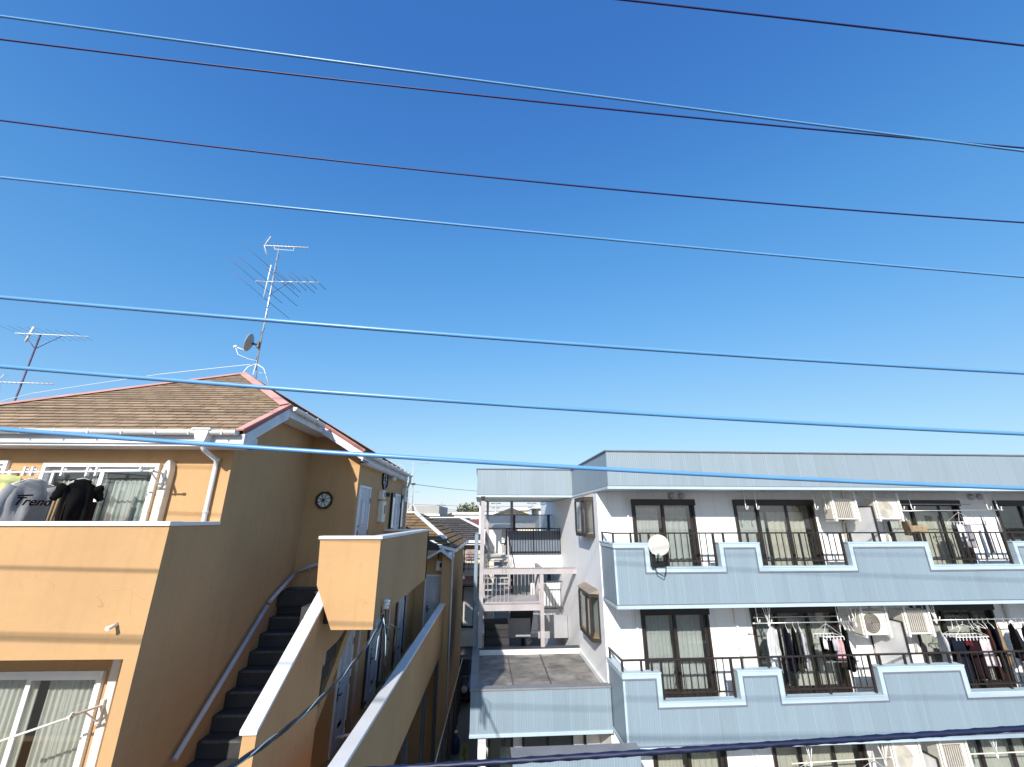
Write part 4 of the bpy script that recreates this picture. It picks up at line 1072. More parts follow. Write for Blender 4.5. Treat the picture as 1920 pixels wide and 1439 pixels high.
for k in range(13):
    x = .3+k*.14; rg.box(x-.008, x+.008, 16.86, 16.876, -2.66, -1.7) if x > 1.1 else rg.box(x-.008, x+.008, 15.6, 15.616, -2.66, -1.75)
for k in range(9):
    y = 16.9+k*.16; rg.tube([(1.12, y, -2.6+k*.15), (1.12, y, -1.75+k*.15)], .012, 5); rg.tube([(.2, y, -2.6+k*.15), (.2, y, -1.75+k*.15)], .012, 5); rg.tube([(.3, y, -2.5+k*.15), (.3, y+.1, -2.2+k*.15), (.26, y, -1.9+k*.15)], .01, 5)
for k in range(12): y = 15.6+k*.1; rg.tube([(2.04, y, -2.66), (2.04, y, -1.8)], .008, 5)
rg.bar((.22, 15.61, -1.76), (1.05, 15.61, -1.76), .04, .04); rg.bar((1.12, 16.9, -1.72), (1.12, 18.2, -.5), .04, .04)
part('stair_railing', rg, m_steel, bb)
# corridor floors and dark railing
cf = MB(); cf.box(.16, BX-.002, 18.22, 19.9, -1.56, -1.40); cf.box(.16, BX-.002, 18.22, 19.9, -4.36, -4.22); cf.box(.9, BX-.002, 18.20, 18.30, -2.05, -1.56)
part('corridor_floor', cf, m_trim, bb)
dr = MB()
dr.bar((1.05, 18.2, -.385), (BX-.005, 18.2, -.385), .05, .04); dr.bar((1.05, 18.2, -1.28), (BX-.005, 18.2, -1.28), .05, .05)
for k in range(21):
    x = 1.08+k*.112; big = k % 10 == 0; dr.box(x-(.022 if big else .01), x+(.022 if big else .01), 18.19, 18.21, -1.38, -.385)
dro = part('corridor_railing', dr, m_black, bb)
part('screen_panel', MB().box(1.05, BX-.01, 18.24, 18.26, -1.36, -.46), mat('slate_panel', (.15, .18, .235), .5, .1, 3), dro)
cw = MB(); cw.box(.2, .95, 19.6, 19.72, -1.4, -.45); cw.box(.14, .2, 18.3, 19.8, -1.4, -.42)
part('corridor_wall', cw, m_trim, bb)
part('end_wall', MB().box(-.2, -.08, 16.6, 19.8, -2.9, -.55), m_blue, bb)
part('end_post', MB().box(-.06, .02, 17.3, 17.42, -.55, .78), m_trim, bb)
fp = MB(); fp.box(.14, BX-.02, 19.92, 19.935, -.38, .17); tp = part('translucent_screen', fp, m_screen, bb)
part('screen_post', MB().box(1.42, 1.58, 19.86, 19.915, -1.4, .2).box(3.05, 3.17, 19.86, 19.915, -1.4, .2).box(.14, BX-.02, 19.9, 19.95, .17, .2).box(.14, BX-.02, 19.9, 19.95, -.41, -.38), m_dsteel, tp)
# second floor corridor: screen, walls, railing
fp = MB(); fp.box(.9, BX-.02, 19.92, 19.935, -3.15, -2.28); tp = part('translucent_screen', fp, frosted('grey_screen', (.60, .58, .54), .35), bb)
part('screen_post', MB().box(1.35, 1.5, 19.86, 19.915, -4.2, -2.26).box(3.0, 3.14, 19.86, 19.915, -4.2, -2.26).box(.9, BX-.02, 19.9, 19.95, -2.28, -2.25), m_dsteel, tp)
lw = MB(); lw.box(1.0, 1.95, 17.5, 17.56, -4.15, -3.55); lw.box(2.2, BX-.03, 17.2, 17.26, -4.15, -3.4)
part('service_panel', lw, mat('grey_service_panel', (.34, .345, .37), .5, .06, 3), bb)
wr = MB(); wr.bar((2.1, 17.9, -2.35), (BX-.03, 17.9, -2.35), .04, .04); wr.bar((2.1, 17.9, -3.3), (BX-.03, 17.9, -3.3), .06, .05)
for k in range(10): wr.box(2.14+k*.12, 2.155+k*.12, 17.89, 17.91, -3.3, -2.35)
part('corridor_railing', wr, m_dsteel, bb)
part('corridor_wall', MB().box(2.1, BX-.03, 18.6, 18.7, -4.2, -2.5), m_trim, bb)
# --- flat roof over the ground floor
fr_ = MB(); fr_.box(.03, BX-.002, 12.18, 15.35, -4.4, -4.15); fo_ = part('flat_roof', fr_, m_flat, bb)
parts('roof_seam', MB().bar((.95, 12.3, -4.145), (.95, 15.3, -4.145), .03, .012).bar((1.95, 12.3, -4.145), (2.0, 15.3, -4.145), .04, .012), mat('seam_bitumen', (.10, .09, .08), .8), fo_)
part('roof_curb', MB().box(.03, BX-.002, 15.35, 15.5, -4.4, -4.0), m_trim, bb); part('curb_top', MB().box(.03, BX-.002, 15.34, 15.56, -4.0, -3.97), m_dsteel, bb)
part('wall_upstand', MB().box(BX-.05, BX-.003, 12.2, 15.35, -4.15, -4.02), m_trim, bb, .006)
pp = MB(); pp.box(-.15, BX-.001, 12.0, 12.18, -4.87, -4.0); pp.box(-.15, .03, 12.18, 18.8, -4.87, -4.0); pp.box(-.17, -.03, 15.6, 19, -4.0, -2.9)
po = part('roof_parapet', pp, m_blue, bb)
part('parapet_cap', MB().box(-.17, BX+.01, 11.97, 12.21, -4.0, -3.96).box(-.17, .05, 12.21, 15.6, -4.0, -3.96), m_gcap, po, .005)
part('bottom_trim', MB().box(-.16, BX+.0, 11.98, 12.06, -4.945, -4.87), m_cap, po, .004)
part('soffit', MB().box(-.14, BX-.002, 12.06, 15.5, -4.94, -4.90), m_soff, po)
# ground floor
gf = MB(); gf.box(.05, .24, 12.1, 12.3, -7.5, -4.94)
part('pillar', gf, m_trim, bb)
gw = MB(); gw.box(.25, BX-.01, 13.3, 13.4, -7.5, -4.94); gfo = part('entrance_wall', gw, m_soff, bb)
ge = MB()
for x in (.35, .95, 1.25, 1.9, 2.55, 2.9): ge.box(x-.03, x+.03, 13.22, 13.30, -7.4, -4.95)
part('entrance_frame', ge, m_black, gfo); part('entrance_glass', MB().box(.38, .92, 13.24, 13.25, -7.4, -4.96).box(1.28, 1.87, 13.24, 13.25, -7.4, -4.96).box(1.93, 2.52, 13.24, 13.25, -7.4, -4.96), m_glassd, gfo)
# entrance canopy beam in front
cb_ = MB(); cb_.box(.74, 3.32, 10.05, 10.36, -5.1, -4.5); co = part('entrance_canopy', cb_, m_blue, bb)
part('canopy_cap', MB().box(.71, 3.35, 10.0, 10.38, -4.5, -4.45), m_gcap, co, .006); part('canopy_trim', MB().box(.72, 3.34, 10.02, 10.37, -5.16, -5.1), m_cap, co); part('canopy_post', MB().box(.8, .95, 10.12, 10.28, -7.5, -5.16).box(3.1, 3.25, 10.12, 10.28, -7.5, -5.16), m_trim, co)

# ================================================================== air conditioners
m_acw = mat('ac_casing', (.72, .68, .60), .5, .05, 5); m_acg = mat('ac_grille', (.50, .47, .42), .5, .1, 8); m_acf = mat('ac_fan_dark', (.10, .085, .07), .6)
def aircon(label, x, y, z, fan):
    t = thing('air_conditioner', label, 'air conditioner', (x, y, z), 'B', 'air conditioner units hung under the balconies')
    part('casing', MB().box(x-.39, x+.39, y-.15, y+.15, z-.28, z+.28), m_acw, t, .015)
    g_ = MB()
    if fan:
        for k in range(6):
            rr = .05+k*.036; N = 20
            g_.tube([(x-.1+rr*math.cos(6.283*i/N), y-.158, z+rr*math.sin(6.283*i/N)) for i in range(N+1)], .005, 4)
        part('fan', MB().lathe([(.235, 0), (.24, .004)], (x-.1, y-.149, z), (0, -1, 0), 24), m_acf if fan == 1 else m_acg, t)
    else:
        for k in range(9): g_.box(x-.29+k*.056, x-.29+k*.056+.03, y-.165, y-.152, z-.22, z+.2)
        part('fan_plate', MB().box(x-.31, x+.21, y-.152, y-.1505, z-.23, z+.21), m_acf, t)
    part('grille', g_, m_acg, t)
    h_ = MB()
    for sx in (-.34, .34):
        h_.box(x+sx-.025, x+sx+.025, y-.19, y-.166, z-.33, z+.6); h_.box(x+sx-.025, x+sx+.025, y+.166, y+.19, z-.33, z+.6); h_.box(x+sx-.025, x+sx+.025, y-.166, y+.166, z-.33, z-.285)
    part('hanger_frame', h_, m_white, t, .004)
    part('pipe', MB().tube([(x+.39, y+.05, z-.1), (x+.46, y+.1, z-.12), (x+.48, BW-y+y-.04, z-.35), (x+.42, BW-.04, z-.9)], .03, 8), m_cream, t)
    return t
aircon('slatted air conditioner under the roof eave, left of the white partition', 10.22, 11.62, .27, 0)
aircon('slatted air conditioner under the roof eave, right of the white partition', 11.52, 11.62, .27, 2)
aircon('air conditioner with a dark round fan under the top balcony', 10.3, 11.62, -2.57, 1)
aircon('slatted air conditioner under the top balcony, beside the dark laundry', 11.5, 11.62, -2.57, 0)
aircon('air conditioner with pale round fan under the lower balcony', 10.3, 11.62, -5.4, 2)
aircon('slatted air conditioner under the lower balcony at the bottom edge', 11.52, 11.62, -5.4, 0)

# ================================================================== laundry on the blue building
BPY = 11.58
def hook_arm(label, x, z0, z1, m=None):
    t = thing('pole_hook', label, 'hook', (x, BPY, z0), 'B', 'pole hooks hanging under the balconies')
    for k in (-.16, .16): part('hook_rod', MB().tube([(x+k, BPY, z0), (x+k, BPY, z1), (x+k+.0, BPY-.03, z1-.05), (x+k, BPY-.08, z1-.03), (x+k, BPY-.1, z1+.05)], .012, 6), m or m_white, t)
hook_arm('double white hook hanging empty left of the top floor window', 7.55, .78, .3)
hook_arm('white hook beside the top floor slatted air conditioner', 9.6, .78, .3)
hook_arm('hook holding the left end of the top floor pole', 12.2, .78, .3); hook_arm('hook holding the right end of the top floor pole', 14.9, .78, .3)
hook_arm('hook holding the left end of the middle floor pole with the white shirt', 7.35, -2.08, -2.5); hook_arm('hook at the right end of the pole with the white shirt', 9.55, -2.08, -2.5)
hook_arm('hook at the left end of the crowded middle floor pole', 12.0, -2.08, -2.5); hook_arm('hook at the right end of the crowded middle floor pole', 15.2, -2.08, -2.45)
pole('laundry_pole', 'steel laundry pole on the top floor of the blue building, front one', (11.8, BPY-.1, .22), (15.05, BPY-.1, .25), 'B', m_ant)
pole('laundry_pole', 'steel laundry pole on the top floor of the blue building, nearer the glass', (11.9, BPY+.3, .42), (14.6, BPY+.3, .42), 'B', m_ant)
pole('laundry_pole', 'pole carrying the white shirt and navy jackets on the middle floor', (7.0, BPY-.1, -2.53), (9.75, BPY-.1, -2.53), 'B', m_ant)
pole('laundry_pole', 'thin empty pole behind the one with the white shirt', (7.2, BPY+.15, -2.45), (9.9, BPY+.15, -2.45), 'B', m_ant)
pole('laundry_pole', 'pole crowded with dark clothes on the middle floor at right', (11.95, BPY-.1, -2.53), (15.4, BPY-.1, -2.53), 'B', m_ant)
pole('laundry_pole', 'cream pole above the pink towel on the lowest floor', (7.4, BPY-.1, -5.44), (9.9, BPY-.1, -5.40), 'B', m_cream)
pole('laundry_pole', 'cream pole at the lower right corner of the blue building', (11.7, BPY-.1, -5.40), (15.4, BPY-.1, -5.40), 'B', m_cream)

def G(name, label, cat, x, z, yaw, m, **k): return garment(name, label, cat, (x, BPY-.1, z), 'B', R(yaw), m, **k)
# middle floor, left pole
G('shirt', 'white long shirt at the left end of the middle floor pole', 'shirt', 7.45, -2.53, 35, c_wht, w=.5, L=1.0, sleeve=.62, seed=11)
G('jacket', 'navy jacket next to the white shirt on the middle floor', 'jacket', 7.85, -2.53, 66, c_navy, w=.48, L=.95, sleeve=.6, seed=12)
G('jacket', 'olive jacket between the navy jacket and the pale striped shirt', 'jacket', 8.05, -2.53, 66, c_olive, w=.46, L=.95, sleeve=.6, seed=13)
G('shirt', 'pale grey shirt rightmost of the group with the white shirt', 'shirt', 8.2, -2.53, 64, c_lt, w=.46, L=.9, sleeve=.6, seed=14)
def pinch(label, x, y, z, w, items, yaw=0):
    t = thing('pinch_hanger', label, 'clothes hanger', (x, y, z), 'B', 'peg hangers with small laundry')
    f = MB(); f.box(x-w/2, x+w/2, y-.17, y-.155, z-.30, z-.285); f.box(x-w/2, x+w/2, y+.155, y+.17, z-.30, z-.285); f.box(x-w/2, x-w/2+.015, y-.155, y+.155, z-.3, z-.285); f.box(x+w/2-.015, x+w/2, y-.155, y+.155, z-.3, z-.285); f.box(x-.008, x+.008, y-.155, y+.155, z-.3, z-.285)
    f.tube([(x-w/2, y-.16, z-.29), (x, y, z-.03), (x+w/2, y+.16, z-.29)], .004, 5); f.tube([(x+w/2, y-.16, z-.29), (x, y, z-.03), (x-w/2, y+.16, z-.29)], .004, 5)
    f.tube([(x, y, z-.03), (x, y, z+.0), (x+.02, y, z+.02), (x, y, z+.03)], .005, 5)
    part('frame', f, m_white, t)
    c = MB(); n = int(w/.09)
    for k in range(n+1):
        for yy in (-.163, .163): c.box(x-w/2+w*k/n-.007, x-w/2+w*k/n+.007, y+yy-.006, y+yy+.006, z-.37, z-.3)
    part('clip', c, m_white, t)
    for i, (nm, lab, cat, dx, dy, m, ww, L) in enumerate(items):
        towel(nm, lab, cat, (x+dx, y+dy, z-.36), 'B', m, ww, L, R(random.uniform(-20, 20)), i+int(x*10), folds=1.5, amp=.02, over=False)
pinch('peg hanger with black and pink small things on the middle floor', 8.95, BPY-.1, -2.53, .55, [
    ('sock', 'white socks at the left of the peg hanger with the pink towel', 'sock', -.2, -.1, c_wht, .1, .22), ('undershirt', 'black undershirts on the middle floor peg hanger', 'undershirt', -.05, .05, c_blk, .3, .5), ('towel', 'small pink towel on the middle floor peg hanger', 'towel', .2, -.05, c_pink, .24, .48), ('sock', 'pale sock between black undershirts and the pink towel', 'sock', .03, -.14, c_lt, .1, .25)])
G('coat', 'black coat hanging right of the small pink towel', 'coat', 9.4, -2.5, 60, c_blk, w=.42, L=1.0, sleeve=.55, seed=20)
# bedding / towels low on the stand
pole('laundry_pole', 'low drying rail with lavender sheets behind the middle floor railing', (8.7, 11.5, -3.42), (9.62, 11.5, -3.42), 'B', m_white)
towel('towel', 'white towel leftmost on the low drying rail', 'towel', (8.85, 11.42, -3.42), 'B', c_wht, .3, .75, 0, 31)
towel('sheet', 'lavender sheet in the middle of the low drying rail', 'sheet', (9.17, 11.45, -3.42), 'B', c_lav, .34, .7, 0, 32)
towel('sheet', 'dark lavender cloth rightmost on the low drying rail', 'sheet', (9.47, 11.45, -3.42), 'B', cloth('dark_lavender', (.16, .15, .20)), .24, .66, 0, 33)
# middle floor, right pole
G('jacket', 'grey white jacket half hidden left of the dark denim', 'jacket', 12.05, -2.7, 60, c_lt, w=.42, L=.75, sleeve=.5, seed=40)
pinch('crowded peg hanger with jeans and a pink top on the middle floor', 12.75, BPY-.1, -2.6, .95, [
    ('jeans', 'dark jeans leftmost on the crowded peg hanger', 'jeans', -.42, -.12, c_dnm, .34, .95), ('jeans', 'blue black jeans second on the crowded peg hanger', 'jeans', -.26, .08, c_navy, .3, .98), ('towel', 'red towel corner among the dark trousers', 'towel', -.1, -.1, c_mar, .16, .14), ('trousers', 'black trousers in the middle of the crowded peg hanger', 'trousers', -.02, .1, c_blk, .34, .95), ('trousers', 'charcoal trousers left of the pink white top', 'trousers', .12, -.02, c_bur, .26, .9), ('top', 'pale pink top at the right of the crowded peg hanger', 'top', .38, -.12, cloth('pale_pink', (.72, .62, .64)), .36, .6)])
G('cardigan', 'rust brown cardigan between the pink top and the navy coat', 'cardigan', 13.35, -2.53, 55, c_brn, w=.44, L=1.25, sleeve=.6, seed=41)
G('coat', 'navy coat next to the tan coat on the crowded pole', 'coat', 13.5, -2.53, 62, c_navy, w=.48, L=1.0, sleeve=.6, seed=42)
G('coat', 'tan coat on the crowded middle floor pole', 'coat', 13.72, -2.53, 40, c_tan, w=.5, L=.95, sleeve=.62, seed=43)
G('jacket', 'charcoal jacket with spread sleeves right of the tan coat', 'jacket', 14.15, -2.55, 48, c_char, w=.62, L=.8, sleeve=.4, depth=.09, seed=44, flare=1.25)
G('jacket', 'dark slate jacket at the right edge of the picture', 'jacket', 14.5, -2.55, 40, cloth('slate_cloth', (.06, .07, .10)), w=.62, L=.75, sleeve=.4, depth=.09, seed=45, flare=1.2)
G('shirt', 'beige shirt behind the charcoal jackets at the right edge', 'shirt', 14.75, -2.5, 50, c_cream, w=.44, L=.6, sleeve=.4, seed=46)
for i, x in enumerate((12.45, 12.6, 12.95, 13.05, 13.2, 13.95, 14.3, 14.65)):
    solo('clothes_hanger', hanger_mb(.4), m_white, 'empty white clothes hanger among the clothes of the crowded middle floor pole', 'clothes hanger', (x, BPY-.1, -2.53), 'B', 'empty hangers on the crowded pole', rz=R(40+i*9 % 37))
for i, x in enumerate((9.45, 9.52, 9.58)):
    solo('clothes_hanger', hanger_mb(.4), m_white, 'empty white clothes hanger at the right end of the white shirt pole', 'clothes hanger', (x, BPY-.1, -2.53), 'B', 'empty hangers on the white shirt pole', rz=R(50+i*11))
# top floor
G('blouse', 'tan blouse on the top floor beside the white partition', 'blouse', 11.95, .12, 60, c_tan, w=.4, L=.45, sleeve=.35, seed=50)
towel('cloth_strip', 'tan cloth hanging in front of the top floor glass', 'cloth', (12.35, BPY-.05, -.18), 'B', cloth('tan_strip', (.40, .30, .19)), .5, .16, R(8), 51, over=False)
pinch('small peg hanger with grey things on the top floor', 13.65, BPY-.1, .22, .5, [
    ('cloth', 'white cloth at the left of the top floor peg hanger', 'cloth', -.2, -.1, c_wht, .16, .45), ('shirt', 'grey striped shirt on the top floor peg hanger', 'shirt', .05, .02, cloth('mauve_grey', (.30, .28, .33)), .32, .62), ('cloth', 'dark cloth at the right of the top floor peg hanger', 'cloth', .2, .1, c_char, .2, .5)])
towel('towel', 'slim lilac grey towel on the top floor, left of the two', 'towel', (14.3, BPY-.1, .1), 'B', cloth('lilac_grey', (.32, .31, .37)), .18, 1.0, R(45), 53, over=False, folds=1)
towel('towel', 'slim pale grey towel on the top floor, right of the two', 'towel', (14.75, BPY-.1, .08), 'B', c_lt, .2, .75, R(45), 54, over=False, folds=1)
# lowest floor
towel('towel', 'pink patterned towel on the lowest cream pole', 'towel', (8.75, BPY-.1, -5.40), 'B', cloth('pink_pattern', (.72, .45, .47), var=.35), .75, .8, 0, 60)
pinch('peg hanger with pale blue and grey socks on the lowest floor', 7.75, BPY-.1, -5.42, .8, [
    ('sock', 'pale blue socks on the lowest floor peg hanger', 'sock', -.3, -.1, c_lblue, .12, .25), ('towel', 'white hand towel on the lowest floor peg hanger', 'towel', -.05, -.05, c_wht, .25, .4), ('sock', 'grey socks on the lowest floor peg hanger', 'sock', .22, .05, c_lt, .16, .3)])
pinch('white peg hanger right of the pink patterned towel', 9.45, BPY-.1, -5.40, .6, [('cloth', 'white cloth on the peg hanger beside the pink patterned towel', 'cloth', -.1, 0, c_wht, .3, .4), ('sock', 'grey sock beside the pink patterned towel', 'sock', .2, 0, c_char, .1, .25)])
towel('towel', 'sage green towel on the lower right cream pole', 'towel', (12.35, BPY-.1, -5.40), 'B', cloth('sage_cloth', (.33, .37, .31)), .6, .8, 0, 62)
towel('towel', 'pale blue towel on the lower right cream pole', 'towel', (13.45, BPY-.1, -5.40), 'B', c_lblue, .7, .8, 0, 63)
towel('towel', 'cream white towel at the lower right corner', 'towel', (14.3, BPY-.1, -5.40), 'B', c_cream, .6, .8, 0, 64)
for lab, x, z in (('bunch of white sticks on the pole left of the white shirt', 7.4, -2.35), ('bunch of white sticks above the lowest floor peg hanger', 7.85, -5.25), ('bunch of white sticks beside the dark fan air conditioner', 9.75, -2.4), ('bunch of white sticks left of the pale fan air conditioner', 9.7, -5.3), ('bunch of white sticks at the left end of the crowded pole', 12.0, -2.35), ('bunch of white sticks above the sage green towel', 12.6, -5.25)):
    t = MB(); 
    for k in range(5): t.tube([(x, BPY-.12, z-.2), (x+(k-2)*.05, BPY-.12+random.uniform(-.08, .08), z+.22+random.uniform(-.05, .05))], .009, 5)
    t.lathe([(.02, -.06), (.03, 0), (.02, .05)], (x, BPY-.12, z-.2), (0, 0, 1), 8)
    solo('fold_out_hanger', t, m_white, lab, 'clothes hanger', (x, BPY-.12, z), 'B', 'fold out rod hangers')

# ================================================================== house behind the orange one
h2 = thing('orange_rear_house', 'second orange house with tan tiled roof behind the landing', 'house', (-3, 18, -7.5))
w = MB(); WY2 = 16.6; ex = -1.66
w.poly([(-7, WY2, -7.5), (ex, WY2, -7.5), (ex, WY2, -1.1), (-7, WY2, -1.1)]); w.poly([(ex, WY2, -7.5), (ex, 22, -7.5), (ex, 22, -1.1), (ex, WY2, -1.1)]); w.box(-1.98, ex+.004, 16.2, WY2-.002, -7.5, -1.25)
w.poly([(-7, 22, -7.5), (-7, WY2, -7.5), (-7, WY2, -1.9), (-7, 22, -1.9)])
part('wall', w, m_or, h2)
def onroof(u, v):
    d = at('O', u, v, y=1.0); y_ = (-1.05-.44*16.2)/(d.z-.44); return d*y_
rP, rE, rF, rA, rQ = onroof(779, 963), onroof(853, 1029), onroof(824, 1021), onroof(752, 983), onroof(690, 958)
rQ.y, rQ.z = rP.y, rP.z; rPb, rEb = Vector((rP.x, 21.0, rP.z)), Vector((rE.x, 23.0, rE.z))
r = MB(); shingles(r, [rE, rP, rQ, Vector((rQ.x, rA.y, rA.z)), rA, rF], .27, .03)
shingles(r, [rE, rEb, rPb, rP], .27, .03); shingles(r, [rPb, rEb, Vector((-7.5, 23, rE.z)), Vector((-7.5, 21, rP.z))], .27, .03)
rf2 = part('roof', r, m_shing2, h2)
up_ = Vector((0, 0, .05))
part('ridge_cap', MB().bar(rE+up_+(rP-rE)*.22, rP+up_, .17, .05).bar(rP+up_, rQ+up_, .17, .05), m_trim, rf2)
part('eave_shade_panel', MB().prism([rA-up_, rF-up_, rF-Vector((0, 0, .5)), rA-Vector((0, 0, .9))], (0, .05, 0)), m_under, rf2)  # dark panel standing in for the shadow below the cut roof edge
part('barge_board', MB().prism([rF+Vector((0, -.03, -.02)), rE+Vector((0, -.03, .0)), rE+Vector((0, -.03, -.10)), rF+Vector((0, -.03, -.12))], (0, .03, 0)).box(rE.x-.22, rE.x-.02, rE.y-.1, rE.y+.12, rE.z-.3, rE.z-.11), m_trim, rf2)
part('eave_gutter', MB().box(rE.x-.02, rE.x+.06, rE.y, 23, rE.z-.12, rE.z-.02), m_trim, rf2)
pc = MB(); pc.prism([(-2.75, 15.95, -1.42), (-2.02, 15.95, -1.02), (-1.62, 15.95, -1.3), (-1.62, 15.95, -1.37), (-2.02, 15.95, -1.1), (-2.75, 15.95, -1.5)], (0, .65, 0)); part('porch_gable', pc, m_fascia, h2)
door(h2, XF(-2.62, WY2-.005, -4.02), .70, 2.1, False, mail=True)
meter_box(h2, XF(-2.1, WY2-.0, -1.62), .26, .34)
dp = MB(); dp.tube([(-1.6, 16.15, -1.15), (-1.6, 16.12, -7.5)], .03, 8); part('downpipe', dp, m_rail, h2)
# ================================================================== grey roofed house
gh = thing('grey_roofed_house', 'cream house with dark grey hipped roof between the two apartment blocks', 'house', (-3, 27, -7.5))
m_crm = siding('cream_siding', (.66, .60, .50), 3.0, .55)
part('wall', MB().box(-5.6, -.2, 25.6, 31, -7.5, -1.2), m_crm, gh)
r = MB(); E_ = [(-6.0, 25, -1.13), (.35, 25, -1.13), (.35, 31.5, -1.13), (-6.0, 31.5, -1.13)]; Q_ = [(-4.6, 28.2, .06), (-2.4, 28.2, .06)]
shingles(r, [E_[0], E_[1], Q_[1], Q_[0]], .3, .03); shingles(r, [E_[1], E_[2], Q_[1]], .3, .03); shingles(r, [E_[3], E_[0], Q_[0]], .3, .03); shingles(r, [E_[2], E_[3], Q_[0], Q_[1]], .3, .03)
rfg = part('roof', r, m_shing3, gh)
part('ridge_cap', MB().bar((-4.6, 28.2, .1), (-2.4, 28.2, .1), .2, .06).bar((-2.4, 28.2, .1), (.35, 25, -1.09), .2, .06).bar((-4.6, 28.2, .1), (-6, 25, -1.09), .2, .06), m_trim, rfg)
part('gutter', MB().box(-6.05, .4, 24.9, 25.02, -1.27, -1.13), m_fascia, rfg); part('fascia', MB().box(-6, .35, 25.03, 25.1, -1.38, -1.14), m_trim, rfg); part('soffit', MB().box(-6, .35, 25.1, 25.6, -1.4, -1.36), m_under, rfg)
xf = XF(0, 25.58, 0)
f = MB(xf).box(-2.5, -1.85, -.04, 0, -2.75, -1.62); wo = part('window', f, m_dark, gh); part('pane', MB(xf).box(-2.44, -1.91, -.05, -.04, -2.7, -1.68), m_curt, wo)
part('shutter', MB(xf).box(-1.8, -1.3, -.09, 0, -2.2, -1.6), mat('brown_shutter', (.30, .22, .22), .6, .2, 3), gh); part('shutter', MB(xf).box(-.9, -.45, -.09, 0, -2.2, -1.6), mat('brown_shutter', (.30, .22, .22)), gh)
b_ = MB(xf)
for z_ in (-1.9, -2.15, -2.4, -2.65): b_.box(-3.2, -.6, -.42, -.40, z_, z_+.03)
for k in range(9): b_.box(-3.2+k*.32, -3.17+k*.32, -.42, -.4, -2.75, -1.9)
b_.box(-3.2, -1.85, -.44, 0, -2.8, -2.75); part('balcony_railing', b_, m_dark, gh)
aw = MB(); aw.prism([(-3.6, 25.6, -3.05), (-3.6, 24.9, -3.35), (-3.6, 24.9, -3.45), (-3.6, 25.6, -3.4)], (3.2, 0, 0)); part('awning', aw, mat('brown_awning', (.22, .12, .10), .6, .2, 4), gh)
f = MB(xf).box(-2.55, -.6, -.05, 0, -5.6, -3.5); wo = part('window', f, m_dark, gh)
for k in range(3): part('pane', MB(xf).box(-2.48+k*.63, -1.95+k*.63, -.06, -.05, -5.5, -3.6), m_curt, wo)

# ================================================================== distance
def simple_house(name, label, x0, x1, y0, y1, ztop, wm, roof='flat', rm=None, wins_=(), zr=1.2, cat='house'):
    t = thing(name, label, cat, ((x0+x1)/2, y0, -7.5))
    part('wall', MB().box(x0, x1, y0, y1, -7.5, ztop), wm, t)
    if roof == 'flat':
        part('roof', MB().box(x0-.25, x1+.25, y0-.25, y1+.25, ztop, ztop+.28), rm or m_trim, t)
    else:
        xm, ym = (x0+x1)/2, (y0+y1)/2; r = MB()
        if roof == 'gable': r.prism([(x0-.5, y0-.4, ztop), (x1+.5, y0-.4, ztop), (xm, y0-.4, ztop+zr)], (0, y1-y0+.8, 0))
        else:
            E = [(x0-.5, y0-.5, ztop), (x1+.5, y0-.5, ztop), (x1+.5, y1+.5, ztop), (x0-.5, y1+.5, ztop)]; q0, q1 = (x0+(x1-x0)*.3, ym, ztop+zr), (x1-(x1-x0)*.3, ym, ztop+zr)
            r.poly([E[0], E[1], q1, q0]); r.poly([E[1], E[2], q1]); r.poly([E[2], E[3], q0, q1]); r.poly([E[3], E[0], q0]); r.poly(E[::-1])
        part('roof', r, rm or m_shing3, t)
    for a, b, c, d in wins_:
        f = part('window', MB().box(a, b, y0-.06, y0, c, d), m_rail, t); part('pane', MB().box(a+.08, b-.08, y0-.07, y0-.06, c+.08, d-.08), m_glassd, f)
    return t
m_wc = mat('far_cream_wall', (.66, .62, .54), .8, .06, .8); m_ww = mat('far_white_wall', (.72, .72, .70), .8, .06, .8); m_wg = mat('far_grey_wall', (.36, .35, .33), .8, .1, .6); m_red = mat('far_red_roof', (.22, .07, .06), .7, .2, 2)
t = simple_house('flat_roofed_block', 'grey flat roofed block on the skyline beside the orange gable', -10.5, -6.2, 45, 52, .1, m_ww, 'flat', m_wg, [(-8.9, -7.7, -1.0, -.1)], cat='building')
part('parapet', MB().box(-10.9, -6.0, 44.4, 52, .38, 1.3), m_wg, t); part('eave_line', MB().box(-11, -5.9, 44.3, 44.4, .3, .5), m_trim, t); part('corner_frame', MB().box(-7.0, -6.3, 44.5, 44.9, -1.5, .3), m_dark, t)
simple_house('white_flat_house', 'long white flat roofed house on the skyline under the trees', -5.5, .5, 55, 60, .55, m_ww, 'flat', m_trim, [(-4.6, -3.4, -.7, .2), (-2.6, -1.6, -.6, .1)])
simple_house('red_roofed_house', 'small house with dark red roof behind the grey roof ridge', -3.3, -1.0, 38, 43, -1.0, m_wc, 'hip', m_red, [], 1.0)
simple_house('pale_low_house', 'pale low house on the skyline with pinkish roof', -8.0, -3.6, 48, 52, -1.2, m_wc, 'hip', mat('pinkish_roof', (.34, .22, .20), .7, .1, 2), [], .9)
simple_house('grey_tiled_house', 'grey tiled house beyond the red roof', -1.2, 2.0, 34, 39, -1.6, m_wg, 'hip', m_shing3, [], 1.2)
simple_house('white_gable_house', 'low gabled house with dark ridge seen through the stair wing', -1.6, 4.2, 42, 50, -.15, m_wc, 'gable', m_shing3, [], 1.2)
ph = simple_house('solar_roof_house', 'cream house with solar panels seen through the stair wing', 3.6, 9.5, 38, 46, .9, m_wc, 'gable', m_trim, [(3.9, 4.7, -.5, -.2), (5.0, 5.7, -.5, -.2)], 1.8)
